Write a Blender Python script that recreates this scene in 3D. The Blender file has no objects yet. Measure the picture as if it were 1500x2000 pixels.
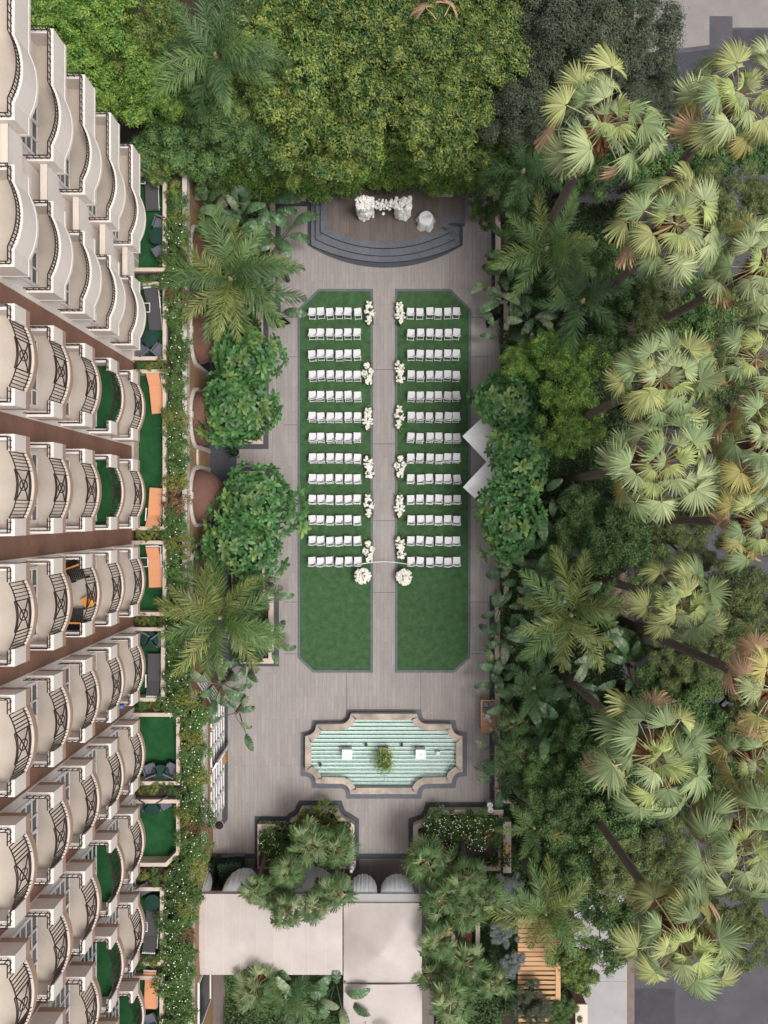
import bpy, math, random
import numpy as np
from mathutils import Vector, Matrix
random.seed(7); rng = np.random.default_rng(7)
PI = math.pi; R = math.radians
sc = bpy.context.scene
COL = sc.collection

# ------------------------------------------------------------------ camera, world, sun, exposure
CAM_H = 46.0          # drone height over the courtyard paving, metres
F_PX = 1725.0         # focal length in pixels of the 1500 x 2000 photograph
cam = bpy.data.cameras.new('camera'); cam_o = bpy.data.objects.new('camera', cam); COL.objects.link(cam_o)
cam.sensor_fit = 'VERTICAL'; cam.sensor_height = 36.0; cam.lens = F_PX / 2000.0 * 36.0
cam.clip_start = 0.5; cam.clip_end = 2000.0
cam_o.location = (0, 0, CAM_H); cam_o.rotation_euler = (0, 0, 0)
sc.camera = cam_o

world = bpy.data.worlds.new('World'); sc.world = world; world.use_nodes = True
wn = world.node_tree.nodes; wl = world.node_tree.links
bg = wn['Background']
sky = wn.new('ShaderNodeTexSky'); sky.sky_type = 'NISHITA'; sky.sun_disc = False
SUN_EL, SUN_AZ = R(69), R(112)          # azimuth clockwise from +Y
sky.sun_elevation = SUN_EL; sky.sun_rotation = SUN_AZ
sky.dust_density = 6.0; sky.air_density = 1.0; sky.ozone_density = 1.0
hs = wn.new('ShaderNodeHueSaturation'); hs.inputs['Saturation'].default_value = 0.22   # overcast: the cloud deck greys the sky
wl.new(sky.outputs[0], hs.inputs['Color']); wl.new(hs.outputs[0], bg.inputs['Color'])
bg.inputs['Strength'].default_value = 0.132

sun = bpy.data.lights.new('sun', 'SUN'); sun.energy = 1.3; sun.angle = R(18); sun.color = (1.0, 0.965, 0.92)
sun_o = bpy.data.objects.new('sun', sun); COL.objects.link(sun_o)
sd = Vector((math.sin(SUN_AZ) * math.cos(SUN_EL), math.cos(SUN_AZ) * math.cos(SUN_EL), math.sin(SUN_EL)))
sun_o.rotation_euler = sd.to_track_quat('Z', 'Y').to_euler(); sun_o.location = (20, 10, 60)

sc.view_settings.view_transform = 'Standard'; sc.view_settings.look = 'None'
sc.view_settings.exposure = 0.42; sc.view_settings.gamma = 1.0; sc.view_settings.use_curve_mapping = False

def P(px, py, z=0.0):
    """photo measurement -> point of the place at height z (metres)"""
    s = (CAM_H - z) / F_PX
    return Vector(((px - 750) * s, (1000 - py) * s, z))

# ------------------------------------------------------------------ materials
MATS = {}
def mat(name, col, rough=0.7, var=0.12, scale=6.0, bump=0.0, bscale=None, col2=None, stretch=None,
        island=0.0, spec=0.3, metal=0.0, trans=0.0, objvar=0.0, detail=6.0, sheen=0.0):
    m = bpy.data.materials.new(name); m.use_nodes = True
    n = m.node_tree.nodes; l = m.node_tree.links; b = n['Principled BSDF']
    b.inputs['Roughness'].default_value = rough; b.inputs['Metallic'].default_value = metal
    b.inputs['Specular IOR Level'].default_value = spec
    tc = n.new('ShaderNodeTexCoord'); mp = n.new('ShaderNodeMapping')
    l.new(tc.outputs['Object'], mp.inputs['Vector'])
    if stretch: mp.inputs['Scale'].default_value = stretch
    nz = n.new('ShaderNodeTexNoise'); nz.inputs['Scale'].default_value = scale; nz.inputs['Detail'].default_value = detail
    nz.inputs['Roughness'].default_value = 0.65
    l.new(mp.outputs[0], nz.inputs['Vector'])
    rp = n.new('ShaderNodeValToRGB')
    c2 = col2 if col2 else tuple(min(1, c * (1 + var)) for c in col)
    c1 = tuple(c * (1 - var) for c in col) if not col2 else col
    rp.color_ramp.elements[0].color = (*c1, 1); rp.color_ramp.elements[1].color = (*c2, 1)
    rp.color_ramp.elements[0].position = 0.40 if col2 and trans else 0.3; rp.color_ramp.elements[1].position = 0.62 if col2 and trans else 0.7
    l.new(nz.outputs['Fac'], rp.inputs['Fac'])
    out = rp.outputs[0]
    if island or objvar:
        hsv = n.new('ShaderNodeHueSaturation')
        if island:
            g = n.new('ShaderNodeNewGeometry'); mr = n.new('ShaderNodeMapRange')
            mr.inputs['To Min'].default_value = 1 - island; mr.inputs['To Max'].default_value = 1 + island
            l.new(g.outputs['Random Per Island'], mr.inputs['Value']); v = mr.outputs[0]
            mh = n.new('ShaderNodeMapRange'); mh.inputs['To Min'].default_value = 0.5 + island * 0.035; mh.inputs['To Max'].default_value = 0.5 - island * 0.05
            l.new(g.outputs['Random Per Island'], mh.inputs['Value']); l.new(mh.outputs[0], hsv.inputs['Hue'])
        else: v = None
        if objvar:
            oi = n.new('ShaderNodeObjectInfo'); mo = n.new('ShaderNodeMapRange')
            mo.inputs['To Min'].default_value = 1 - objvar; mo.inputs['To Max'].default_value = 1 + objvar
            l.new(oi.outputs['Random'], mo.inputs['Value'])
            if v is not None:
                mu = n.new('ShaderNodeMath'); mu.operation = 'MULTIPLY'; l.new(v, mu.inputs[0]); l.new(mo.outputs[0], mu.inputs[1]); v = mu.outputs[0]
            else: v = mo.outputs[0]
        l.new(v, hsv.inputs['Value']); l.new(out, hsv.inputs['Color']); out = hsv.outputs[0]
    l.new(out, b.inputs['Base Color'])
    if bump:
        bn = n.new('ShaderNodeTexNoise'); bn.inputs['Scale'].default_value = bscale or scale * 6; bn.inputs['Detail'].default_value = 4
        l.new(mp.outputs[0], bn.inputs['Vector'])
        bp = n.new('ShaderNodeBump'); bp.inputs['Strength'].default_value = bump; bp.inputs['Distance'].default_value = 0.02
        l.new(bn.outputs['Fac'], bp.inputs['Height']); l.new(bp.outputs[0], b.inputs['Normal'])
    if trans:       # thin leaf: part of the light passes through
        tr = n.new('ShaderNodeBsdfTranslucent'); mx = n.new('ShaderNodeMixShader'); mx.inputs[0].default_value = trans
        l.new(out, tr.inputs['Color']); l.new(b.outputs[0], mx.inputs[1]); l.new(tr.outputs[0], mx.inputs[2])
        l.new(mx.outputs[0], n['Material Output'].inputs['Surface'])
    MATS[name] = m
    return m

def leafmat(name, col, island=0.35, objvar=0.12, trans=0.25, rough=0.5, var=0.22, scale=0.9, col2=None):
    return mat(name, col, rough, var, scale, island=island, objvar=objvar, trans=trans, spec=0.35, detail=3, col2=col2)

def planks_mat(name, c1, c2, w, h, mortar=(.16, .14, .13), rot=True, streak=True):
    m = bpy.data.materials.new(name); m.use_nodes = True
    n = m.node_tree.nodes; l = m.node_tree.links; b = n['Principled BSDF']
    b.inputs['Roughness'].default_value = 0.62; b.inputs['Specular IOR Level'].default_value = 0.3
    tc = n.new('ShaderNodeTexCoord'); mp = n.new('ShaderNodeMapping')
    if rot: mp.inputs['Rotation'].default_value = (0, 0, R(90))
    l.new(tc.outputs['Object'], mp.inputs['Vector'])
    br = n.new('ShaderNodeTexBrick'); br.offset = 0.37; br.inputs['Scale'].default_value = 1.0
    br.inputs['Brick Width'].default_value = h; br.inputs['Row Height'].default_value = w
    br.inputs['Mortar Size'].default_value = 0.006; br.inputs['Mortar Smooth'].default_value = 0.6
    br.inputs['Color1'].default_value = (*c1, 1); br.inputs['Color2'].default_value = (*c2, 1); br.inputs['Mortar'].default_value = (*mortar, 1)
    l.new(mp.outputs[0], br.inputs['Vector'])
    st = n.new('ShaderNodeMapping'); st.inputs['Scale'].default_value = (0.6, 9, 1) if rot else (9, .6, 1)
    l.new(mp.outputs[0] if rot else tc.outputs['Object'], st.inputs['Vector'])
    nz = n.new('ShaderNodeTexNoise'); nz.inputs['Scale'].default_value = 1.6; nz.inputs['Detail'].default_value = 8; nz.inputs['Roughness'].default_value = 0.7
    l.new(st.outputs[0], nz.inputs['Vector'])
    big = n.new('ShaderNodeTexNoise'); big.inputs['Scale'].default_value = 0.35; big.inputs['Detail'].default_value = 5
    l.new(tc.outputs['Object'], big.inputs['Vector'])
    def rng_(src, a, c):
        r = n.new('ShaderNodeMapRange'); r.inputs['From Min'].default_value = .3; r.inputs['From Max'].default_value = .7
        r.inputs['To Min'].default_value = a; r.inputs['To Max'].default_value = c; l.new(src, r.inputs['Value']); return r.outputs[0]
    mu = n.new('ShaderNodeMath'); mu.operation = 'MULTIPLY'
    l.new(rng_(nz.outputs['Fac'], .84, 1.14), mu.inputs[0]); l.new(rng_(big.outputs['Fac'], .955, 1.04), mu.inputs[1])
    hv = n.new('ShaderNodeHueSaturation'); l.new(br.outputs['Color'], hv.inputs['Color']); l.new(mu.outputs[0], hv.inputs['Value'])
    l.new(hv.outputs[0], b.inputs['Base Color'])
    MATS[name] = m; return m

M = MATS
mat('soil', (.035, .026, .02), .95, .4, 3, bump=.6)
planks_mat('paving', (.295, .263, .25), (.258, .229, .217), .2, 1.2)
planks_mat('stage_deck', (.145, .118, .106), (.118, .094, .084), .2, 1.0)
mat('band_stone', (.105, .112, .135), .6, .18, 5, bump=.1, objvar=.06)
mat('dark_stone', (.052, .056, .068), .6, .2, 5)
mat('step_stone', (.115, .122, .142), .65, .2, 9, bump=.15, objvar=.1)
mat('turf', (.030, .074, .028), .9, .0, 3.2, col2=(.068, .128, .058), bump=.6, bscale=90, spec=.1, detail=12)
mat('terrace_turf', (.012, .058, .020), .9, .0, 2.4, col2=(.024, .095, .033), bump=.5, bscale=120, spec=.1)
mat('white_stucco', (.72, .65, .60), .85, .09, .9, bump=.08, bscale=60)
mat('cream_stucco', (.58, .50, .43), .85, .06, 1.5, bump=.08, bscale=60)
mat('balcony_floor', (.46, .395, .335), .8, .11, 1.0, bump=.05, objvar=.04)
mat('fascia_brown', (.42, .27, .205), .8, .10, 3, objvar=.06)
mat('brown_stucco', (.24, .128, .092), .88, .16, 1.6, bump=.2, bscale=40)
mat('tan_stucco', (.30, .175, .095), .88, .14, 1.4, bump=.15, bscale=50)
mat('coping', (.50, .45, .40), .8, .12, 3)
mat('iron', (.035, .022, .022), .5, .15, 8, metal=.2)
mat('white_paint', (.70, .70, .70), .45, .03, 5)
mat('window_frame', (.74, .72, .70), .5, .04, 4)
mat('glass', (.05, .06, .07), .08, .3, 2, spec=.7)
mat('planter_cream', (.52, .43, .355), .8, .10, 3, bump=.1)
mat('plastic_white', (.62, .61, .625), .4, .02, 5)
mat('flower_white', (.82, .80, .76), .7, .04, 5, island=.10)
mat('flower_cream', (.76, .73, .66), .7, .05, 5, island=.14)
mat('flower_yellow', (.75, .70, .36), .7, .08, 5, island=.15)
mat('flower_red', (.32, .07, .03), .7, .2, 5, island=.3)
mat('tent_seam', (.54, .49, .465), .8, .05, 2)
mat('linen', (.74, .74, .75), .9, .04, 4)
mat('tent_canvas', (.455, .405, .38), .8, .10, .8, bump=.25, bscale=2.5)
mat('sheer', (.56, .575, .60), .8, .14, 8, stretch=(8, 1, 1))
mat('cushion_dark', (.07, .066, .072), .9, .12, 20, bump=.2, bscale=200)
mat('cushion_orange', (.62, .285, .15), .9, .06, 12, bump=.1, bscale=150)
mat('wicker', (.115, .115, .145), .8, .15, 20, bump=.3, bscale=150)
mat('dark_metal', (.02, .022, .022), .5, .2, 6)
mat('glass_top', (.02, .05, .04), .12, .2, 4, spec=.6)
mat('black_wood', (.012, .011, .011), .6, .3, 6)
mat('orange_wood', (.60, .27, .05), .6, .12, 6)
mat('pine', (.46, .27, .14), .7, .12, 3, stretch=(.4, 6, 1), objvar=.10)
mat('table_wood', (.44, .235, .13), .6, .12, 3, stretch=(.6, 6, 1))
mat('red_wood', (.16, .05, .052), .7, .15, 4, objvar=.12)
mat('awning', (.135, .068, .05), .85, .16, 2, bump=.1)
mat('black_fabric', (.006, .006, .008), .9, .2, 5)
mat('tile_mint', (.79, .84, .81), .5, .05, 1.5)
mat('stained_stone', (.53, .43, .35), .8, .0, 1.2, col2=(.20, .175, .155), bump=.1)
mat('asphalt', (.075, .073, .082), .9, .16, .8, bump=.3, bscale=90)
mat('asphalt_dark', (.052, .051, .06), .9, .2, 1.4, bump=.3, bscale=90)
mat('concrete', (.32, .31, .305), .85, .10, .9, bump=.1, bscale=60)
mat('concrete_old', (.22, .20, .19), .88, .14, .7, bump=.1, bscale=60)
mat('kerb', (.17, .13, .115), .85, .2, 2)
mat('palm_trunk', (.15, .115, .10), .95, .25, 3, stretch=(1, 1, 6), bump=.8, bscale=12)
mat('bark', (.12, .09, .07), .95, .25, 4, bump=.6)
mat('boots', (.22, .10, .045), .95, .3, 6, island=.4)
mat('stalk', (.44, .40, .22), .6, .2, 4, island=.15)
mat('petiole', (.30, .27, .13), .7, .2, 4, island=.2)
leafmat('fan_new', (.34, .40, .14), .28, .15, .25, .5)
leafmat('fan_gold', (.31, .33, .125), .3, .2, .22, .5)
leafmat('fan_green', (.20, .265, .118), .28, .22, .25, .5)
leafmat('fan_pale', (.31, .36, .175), .28, .18, .25, .5)
leafmat('fan_yellow', (.36, .32, .11), .3, .2, .25)
leafmat('fan_dead', (.42, .27, .16), .2, .2, .15, .8)
leafmat('small_fan', (.085, .155, .048), .32, .25, .2)
leafmat('feather_green', (.11, .19, .055), .35, .22, .25)
leafmat('feather_dark', (.065, .13, .045), .35, .22, .25)
leafmat('feather_gold', (.18, .22, .06), .4, .2, .25)
leafmat('paddle', (.09, .16, .075), .25, .3, .15, .35)
leafmat('paddle_pale', (.20, .25, .14), .25, .2, .15, .4)
leafmat('ficus', (.036, .105, .024), .3, .12, .3, scale=2.9, col2=(.27, .325, .075))
leafmat('ficus_lime', (.075, .185, .034), .25, .12, .3, scale=2.4, col2=(.27, .39, .075))
leafmat('ficus_dark', (.05, .12, .038), .25, .18, .28, scale=2.4, col2=(.15, .235, .068))
leafmat('olive', (.048, .070, .042), .3, .14, .2, scale=2.4, col2=(.115, .135, .08))
leafmat('olive_gold', (.06, .105, .034), .3, .14, .2, scale=2.4, col2=(.21, .24, .08))
leafmat('rosette', (.068, .17, .052), .2, .3, .22, .4)
leafmat('rosette_new', (.15, .245, .07), .2, .25, .25, .4)
leafmat('shrub_green', (.085, .165, .04), .4, .25, .25)
leafmat('shrub_gold', (.17, .20, .045), .4, .2, .25)
leafmat('shrub_rust', (.14, .085, .035), .5, .3, .2)
leafmat('silver', (.19, .225, .205), .3, .15, .15, .7)
leafmat('dry_bloom', (.27, .225, .155), .4, .1, .15, .8)
leafmat('hedge', (.020, .050, .022), .5, .1, .15)
leafmat('cover', (.055, .11, .032), .5, .1, .2)

# water: clear, reflective by Fresnel
def water_mat():
    m = bpy.data.materials.new('water'); m.use_nodes = True; n = m.node_tree.nodes; l = m.node_tree.links
    n.remove(n['Principled BSDF'])
    t = n.new('ShaderNodeBsdfTransparent'); t.inputs[0].default_value = (.93, .985, .965, 1)
    g = n.new('ShaderNodeBsdfGlossy'); g.inputs['Roughness'].default_value = .06
    f = n.new('ShaderNodeFresnel'); f.inputs[0].default_value = 1.33
    nz = n.new('ShaderNodeTexNoise'); nz.inputs['Scale'].default_value = 5; bp = n.new('ShaderNodeBump'); bp.inputs['Strength'].default_value = .15
    l.new(nz.outputs['Fac'], bp.inputs['Height']); l.new(bp.outputs[0], g.inputs['Normal']); l.new(bp.outputs[0], f.inputs['Normal'])
    mx = n.new('ShaderNodeMixShader'); l.new(f.outputs[0], mx.inputs[0]); l.new(t.outputs[0], mx.inputs[1]); l.new(g.outputs[0], mx.inputs[2])
    l.new(mx.outputs[0], n['Material Output'].inputs['Surface']); MATS['water'] = m
water_mat()

# ------------------------------------------------------------------ mesh helpers
class MB:
    def __init__(s): s.v = []; s.f = []
    def add(s, vs, fs):
        o = len(s.v); s.v += [tuple(v) for v in vs]; s.f += [tuple(i + o for i in f) for f in fs]; return s
    def box(s, x0, x1, y0, y1, z0, z1, M_=None):
        vs = [Vector(p) for p in ((x0,y0,z0),(x1,y0,z0),(x1,y1,z0),(x0,y1,z0),(x0,y0,z1),(x1,y0,z1),(x1,y1,z1),(x0,y1,z1))]
        if M_ is not None: vs = [M_ @ v for v in vs]
        return s.add(vs, [(0,3,2,1),(4,5,6,7),(0,1,5,4),(1,2,6,5),(2,3,7,6),(3,0,4,7)])
    def prism(s, poly, z0, z1, cap=True):
        a = sum(poly[i][0]*poly[(i+1)%len(poly)][1]-poly[(i+1)%len(poly)][0]*poly[i][1] for i in range(len(poly)))
        if a < 0: poly = poly[::-1]
        n = len(poly); vs = [(p[0],p[1],z0) for p in poly] + [(p[0],p[1],z1) for p in poly]
        fs = [(i,(i+1)%n,(i+1)%n+n,i+n) for i in range(n)]
        if cap: fs += [tuple(range(n,2*n)), tuple(range(n-1,-1,-1))]
        return s.add(vs, fs)
    def ring(s, outer, inner, z0, z1):
        n = len(outer); vs = [(p[0],p[1],z) for z in (z0,z1) for q in (outer,inner) for p in q]
        fs = []
        for i in range(n):
            j = (i+1)%n
            fs += [(i,j,2*n+j,2*n+i),(n+j,n+i,3*n+i,3*n+j),(2*n+i,2*n+j,3*n+j,3*n+i),(j,i,n+i,n+j)]
        return s.add(vs, fs)
    def bar(s, a, b, w, h=None):
        a = Vector(a); b = Vector(b); d = b - a; L = d.length
        if L < 1e-6: return s
        q = d.to_track_quat('X', 'Z').to_matrix().to_4x4(); q.translation = a; h = h or w
        return s.box(0, L, -w/2, w/2, -h/2, h/2, q)
    def path(s, pts, w, h=None, closed=False):
        n = len(pts)
        for i in range(n if closed else n-1): s.bar(pts[i], pts[(i+1)%n], w, h)
        return s
    def tube(s, pts, rad, n=8, cap=True):
        pts = [Vector(p) for p in pts]; rad = rad if hasattr(rad, '__len__') else [rad]*len(pts); o = len(s.v)
        for i, p in enumerate(pts):
            d = (pts[min(i+1,len(pts)-1)] - pts[max(i-1,0)]).normalized()
            u = d.orthogonal().normalized() if abs(d.z) < .9 else Vector((1,0,0)); u = (u - d*u.dot(d)).normalized(); v = d.cross(u)
            for k in range(n):
                t = 2*PI*k/n; s.v.append(tuple(p + (u*math.cos(t)+v*math.sin(t))*rad[i]))
        for i in range(len(pts)-1):
            for k in range(n): s.f.append((o+i*n+k, o+i*n+(k+1)%n, o+(i+1)*n+(k+1)%n, o+(i+1)*n+k))
        if cap: s.f.append(tuple(o+(len(pts)-1)*n+k for k in range(n))); s.f.append(tuple(o+n-1-k for k in range(n)))
        return s
    def lathe(s, prof, n=20, c=(0,0,0), a0=0, a1=2*PI):
        full = abs(a1-a0-2*PI) < 1e-6; m = n if full else n+1; o = len(s.v)
        for r, z in prof:
            for k in range(m):
                t = a0+(a1-a0)*k/n; s.v.append((c[0]+r*math.cos(t), c[1]+r*math.sin(t), c[2]+z))
        for i in range(len(prof)-1):
            for k in range(n):
                k2 = (k+1)%m; s.f.append((o+i*m+k, o+i*m+k2, o+(i+1)*m+k2, o+(i+1)*m+k))
        return s
    def mesh(s, name, smooth=False):
        me = bpy.data.meshes.new(name); me.from_pydata(s.v, [], s.f); me.validate()
        if smooth: me.polygons.foreach_set('use_smooth', [True]*len(me.polygons))
        return me

def np_mesh(name, verts, faces, smooth=False):
    """verts (N,3) array, faces (M,k) array"""
    me = bpy.data.meshes.new(name); verts = np.asarray(verts, np.float32); faces = np.asarray(faces, np.int32)
    m, k = faces.shape
    me.vertices.add(len(verts)); me.vertices.foreach_set('co', verts.ravel())
    me.loops.add(m*k); me.loops.foreach_set('vertex_index', faces.ravel())
    me.polygons.add(m); me.polygons.foreach_set('loop_start', np.arange(m, dtype=np.int32)*k)
    me.polygons.foreach_set('loop_total', np.full(m, k, np.int32))
    if smooth: me.polygons.foreach_set('use_smooth', np.ones(m, bool))
    me.update(calc_edges=True); return me

def link(name, data, m=None, parent=None, loc=None, rot=None, scale=None, bevel=0):
    o = bpy.data.objects.new(name, data); COL.objects.link(o)
    if m and data is not None:
        if not data.materials: data.materials.append(None)
        o.material_slots[0].link = 'OBJECT'; o.material_slots[0].material = MATS[m]
    if parent is not None: o.parent = parent
    if loc is not None: o.location = loc
    if rot is not None: o.rotation_euler = rot
    if scale is not None: o.scale = (scale,)*3 if not hasattr(scale, '__len__') else scale
    if bevel:
        b = o.modifiers.new('bevel', 'BEVEL'); b.width = bevel; b.segments = 2; b.limit_method = 'ANGLE'
    return o
def obj(name, mb, m, parent=None, smooth=False, **k):
    return link(name, mb.mesh(name, smooth), m, parent, **k)
def tag(o, label, cat, group=None):
    o['label'] = label; o['category'] = cat
    if group: o['group'] = group
    return o
def thing(name, label, cat, loc=(0,0,0), rz=0, group=None, scale=1):
    o = bpy.data.objects.new(name, None); COL.objects.link(o); o.location = loc; o.rotation_euler = (0,0,rz); o.scale = (scale,)*3
    o.empty_display_size = .2
    return tag(o, label, cat, group)
def struct(name, mb, m, **k):
    o = obj(name, mb, m, **k); o['kind'] = 'structure'; return o
def copy_tree(o, parent=None):
    c = o.copy(); COL.objects.link(c); c.parent = parent
    for ch in o.children: copy_tree(ch, c)
    return c
ORD = ['first','second','third','fourth','fifth','sixth','seventh','eighth','ninth','tenth','eleventh','twelfth','thirteenth','fourteenth','fifteenth','sixteenth','seventeenth','eighteenth','nineteenth','twentieth']

def offset(poly, d):
    """offset of a closed polygon, + is outward"""
    a = sum(poly[i][0]*poly[(i+1)%len(poly)][1]-poly[(i+1)%len(poly)][0]*poly[i][1] for i in range(len(poly)))
    sgn = 1 if a > 0 else -1; out = []; n = len(poly)
    for i in range(n):
        p0, p1, p2 = (Vector(poly[(i+j)%n][:2]) for j in (-1,0,1))
        d1 = (p1-p0).normalized(); d2 = (p2-p1).normalized()
        n1 = Vector((d1.y,-d1.x))*sgn; n2 = Vector((d2.y,-d2.x))*sgn
        b = n1+n2; L = max(b.length_squared, .25); out.append(tuple(p1 + b*(2*d/L)))
    return out
def pxpoly(pts, z=0): return [tuple(P(x,y,z)[:2]) for x,y in pts]
def arc(cx, cy, r, a0, a1, n=8): return [(cx+r*math.cos(R(a0+(a1-a0)*i/n)), cy+r*math.sin(R(a0+(a1-a0)*i/n))) for i in range(n+1)]

# ------------------------------------------------------------------ ground, roads, paving
g = MB(); g.add([(-400,-400,-.4),(400,-400,-.4),(400,400,-.4),(-400,400,-.4)], [(0,1,2,3)])
struct('ground', g, 'soil')
struct('garden_soil', MB().box(-60,9.895,-60,60,-.39,-.06).box(9.895,13.03,22.01,60,-.39,-.06), 'soil')
def sheet(name, poly, z, m, **k):
    b = MB(); a = sum(poly[i][0]*poly[(i+1)%len(poly)][1]-poly[(i+1)%len(poly)][0]*poly[i][1] for i in range(len(poly)))
    if a < 0: poly = poly[::-1]
    b.add([(p[0],p[1],z) for p in poly], [tuple(range(len(poly)))]); return struct(name, b, m, **k)
pave = struct('paving', MB().prism([(-9.4,-20.2),(6.3,-20.2),(6.3,17.2),(-9.4,17.2)], -.05, 0), 'paving')
sheet('passage_paving', [(-9.4,-34),(2.6,-34),(2.6,-18.1),(-9.4,-18.1)], .004, 'stage_deck')
sheet('entrance_paving', pxpoly([(405,560),(453,560),(453,868),(462,868),(462,921),(453,921),(453,1330),(405,1330)]), .006, 'dark_stone')
# street along the right of the garden
road = struct('road', MB().prism([(13.05,-300),(26,-300),(26,300),(13.05,300)], -.3, -.14), 'asphalt')
sheet('road_patch', [(13.4,20.0),(26,20.0),(26,25.2),(17.6,25.2),(17.2,24.2),(13.4,23.7)], -.135, 'asphalt_dark')
sheet('road_patch', [(13.1,-24.9),(15.2,-24.9),(15.2,-29),(13.1,-29)], -.135, 'asphalt_dark')
sheet('forecourt', [(13.05,23.9),(17,24.4),(17,25.3),(26,25.3),(26,40),(13.05,40)], -.131, 'concrete_old')
sheet('road_patch', [(17.0,24.2),(18.2,24.2),(18.2,25.9),(17.0,25.9)], -.127, 'asphalt')
struct('pavement', MB().prism([(9.9,-300),(12.66,-300),(12.66,22),(9.9,22)], -.12, 0), 'concrete')
kb = struct('kerb', MB().prism([(12.665,-300),(13.04,-300),(13.04,22),(12.665,22)], -.2, .004), 'kerb')
sl = MB().box(9.905, 12.655, -24.46, -24.44, -.01, .004)
struct('pavement_joint', sl, 'concrete_old')
# the paving's dark edge bands and thin expansion joints
def band(poly, m='dark_stone', z=.005): return sheet('paving_band', poly, z, m)
for a in ([(410,1667),(606,1667),(606,1678),(410,1678)], [(690,1667),(800,1667),(800,1678),(690,1678)], [(434,1370),(445,1370),(445,1600),(432,1618),(424,1611),(434,1600)],
          [(956,1164),(967,1164),(967,1572),(956,1572)], [(960,440),(968,440),(968,592),(960,592)], [(977,592),(984,592),(984,1164),(977,1164)]):
    band(pxpoly(a), z=.005 + .001*random.random())
jt = MB()
for y in (722, 867, 1017, 1157): 
    a = P(728,y); jt.box(a.x, P(772,y).x, a.y-.012, a.y+.012, .001, .004)
for y in (620, 697, 830, 990, 1176, 1277):
    for x0, x1 in ((555,581),(919,958)):
        a = P(x0,y); jt.box(a.x, P(x1,y).x, a.y-.012, a.y+.012, .001, .004)
for x, y0, y1 in ((677,1312,1395),(822,1312,1395)):
    a = P(x,y0); jt.box(a.x-.012, a.x+.012, P(x,y1).y, a.y, .001, .004)
struct('paving_joint', jt, 'dark_stone')

# ------------------------------------------------------------------ lawns with their stone borders (borders of separate slabs)
LAWN = {'left': [(624,569),(724,569),(724,1309),(613,1309),(586,1283),(586,606)], 'right': [(776,569),(878,569),(916,607),(914,1283),(886,1309),(776,1309)]}
for side, pl in LAWN.items():
    poly = pxpoly(pl)
    lw = struct('lawn', MB().prism(offset(poly, -.005), -.02, .022), 'turf')
    lw['label'] = 'green artificial turf panel on the %s of the aisle' % side
    outer = offset(poly, .125); n = len(poly)
    for i in range(n):
        a, b, c, d = (Vector(q) for q in (poly[i], poly[(i+1)%n], outer[(i+1)%n], outer[i]))
        k = max(1, round((b-a).length / 1.2))
        for j in range(k):
            e = .006/ (b-a).length if k else 0
            t0, t1 = j/k + e, (j+1)/k - e
            obj('border_stone', MB().prism([tuple(a.lerp(b,t0)), tuple(a.lerp(b,t1)), tuple(d.lerp(c,t1)), tuple(d.lerp(c,t0))], -.02, .028), 'band_stone', lw)

# ------------------------------------------------------------------ the hotel
XW = -11.57                       # face of the brown wall
hotel = thing('hotel_building', 'cream hotel block with tiers of bowed balconies and brown wall strips', 'building', (XW, 0, 0))
def hp(name, mb, m, **k):         # a part given in world coordinates
    return obj(name, mb, m, hotel, loc=(-XW, 0, 0), **k)
hp('wall', MB().box(-20, XW, -34, 15.7, 0, 24), 'brown_stucco')
hp('parapet', MB().box(-20, XW+.25, -34.1, 15.8, 24.01, 24.9), 'white_stucco')
ROWS = {'A': 12.795, 'B': 8.555, 'C': 4.55, 'D': .78, 'E': -2.99, 'F': -6.76, 'G': -10.53, 'H': -14.30, 'I': -18.07, 'J': -21.84, 'K': -25.61}
hp('bay_wall', MB().box(XW, XW+.04, 6.92, 15.72, 4.6, 24), 'white_stucco')
for r, yc in ROWS.items():
    if r not in 'AB': hp('bay_wall', MB().box(XW, XW+.04, yc-1.52, yc+1.52, 4.6, 24), 'white_stucco')
# french windows
fm = MB(); W_, H_ = 2.3, 2.35
for i in range(5): fm.box(0, .07, -W_/2+i*(W_-.06)/4, -W_/2+i*(W_-.06)/4+.06+(.05 if i in (0,2,4) else 0), 0, H_)
for i in range(6): fm.box(.002, .06, -W_/2+.01, W_/2-.01, i*(H_-.06)/5, i*(H_-.06)/5+.06)
frame_me = fm.mesh('window'); pane_me = MB().box(.003, .03, -W_/2+.02, W_/2-.02, .02, H_-.02).mesh('pane')
ZK = [7.7 + 3*k for k in range(5)]
for r, yc in ROWS.items():
    for z in [4.7] + ZK:
        for yy in ([yc, yc+1.9] if r == 'A' and z < 0 else [yc]):
            w = link('window', frame_me, 'window_frame', hotel, loc=(.04, yy, z+.02)); link('pane', pane_me, 'glass', w)

# balconies
D_, SAG, CH = .9, .25, .975
RR = (CH*CH + SAG*SAG) / (2*SAG)
def bow(inset, n=18, full=True):
    a = math.asin(CH/RR); out = []
    for i in range(n+1):
        t = -a + 2*a*i/n; out.append((D_ + (RR-inset)*math.cos(t) - (RR-SAG), (RR-inset)*math.sin(t)))
    return out
def footprint(y0, y1, inset=0):
    return [(0,y0+inset)] + [(D_-inset,y0+inset)] + [(D_-inset,-CH)] + bow(inset)[1:-1] + [(D_-inset,CH)] + [(D_-inset,y1-inset),(0,y1-inset)]
def ladder(path, z0, z1, w=.028, step=.21):
    b = MB()
    for z in (z0, z1): b.path([(p[0],p[1],z) for p in path], w)
    for i in range(len(path)-1):
        a = Vector((*path[i],0)); c = Vector((*path[i+1],0)); L = (c-a).length; k = max(1, round(L/step))
        for j in range(k):
            q = a.lerp(c, (j+.5)/k); b.bar((q.x,q.y,z0-.08), (q.x,q.y,z1), w*.8)
    return b
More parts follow.
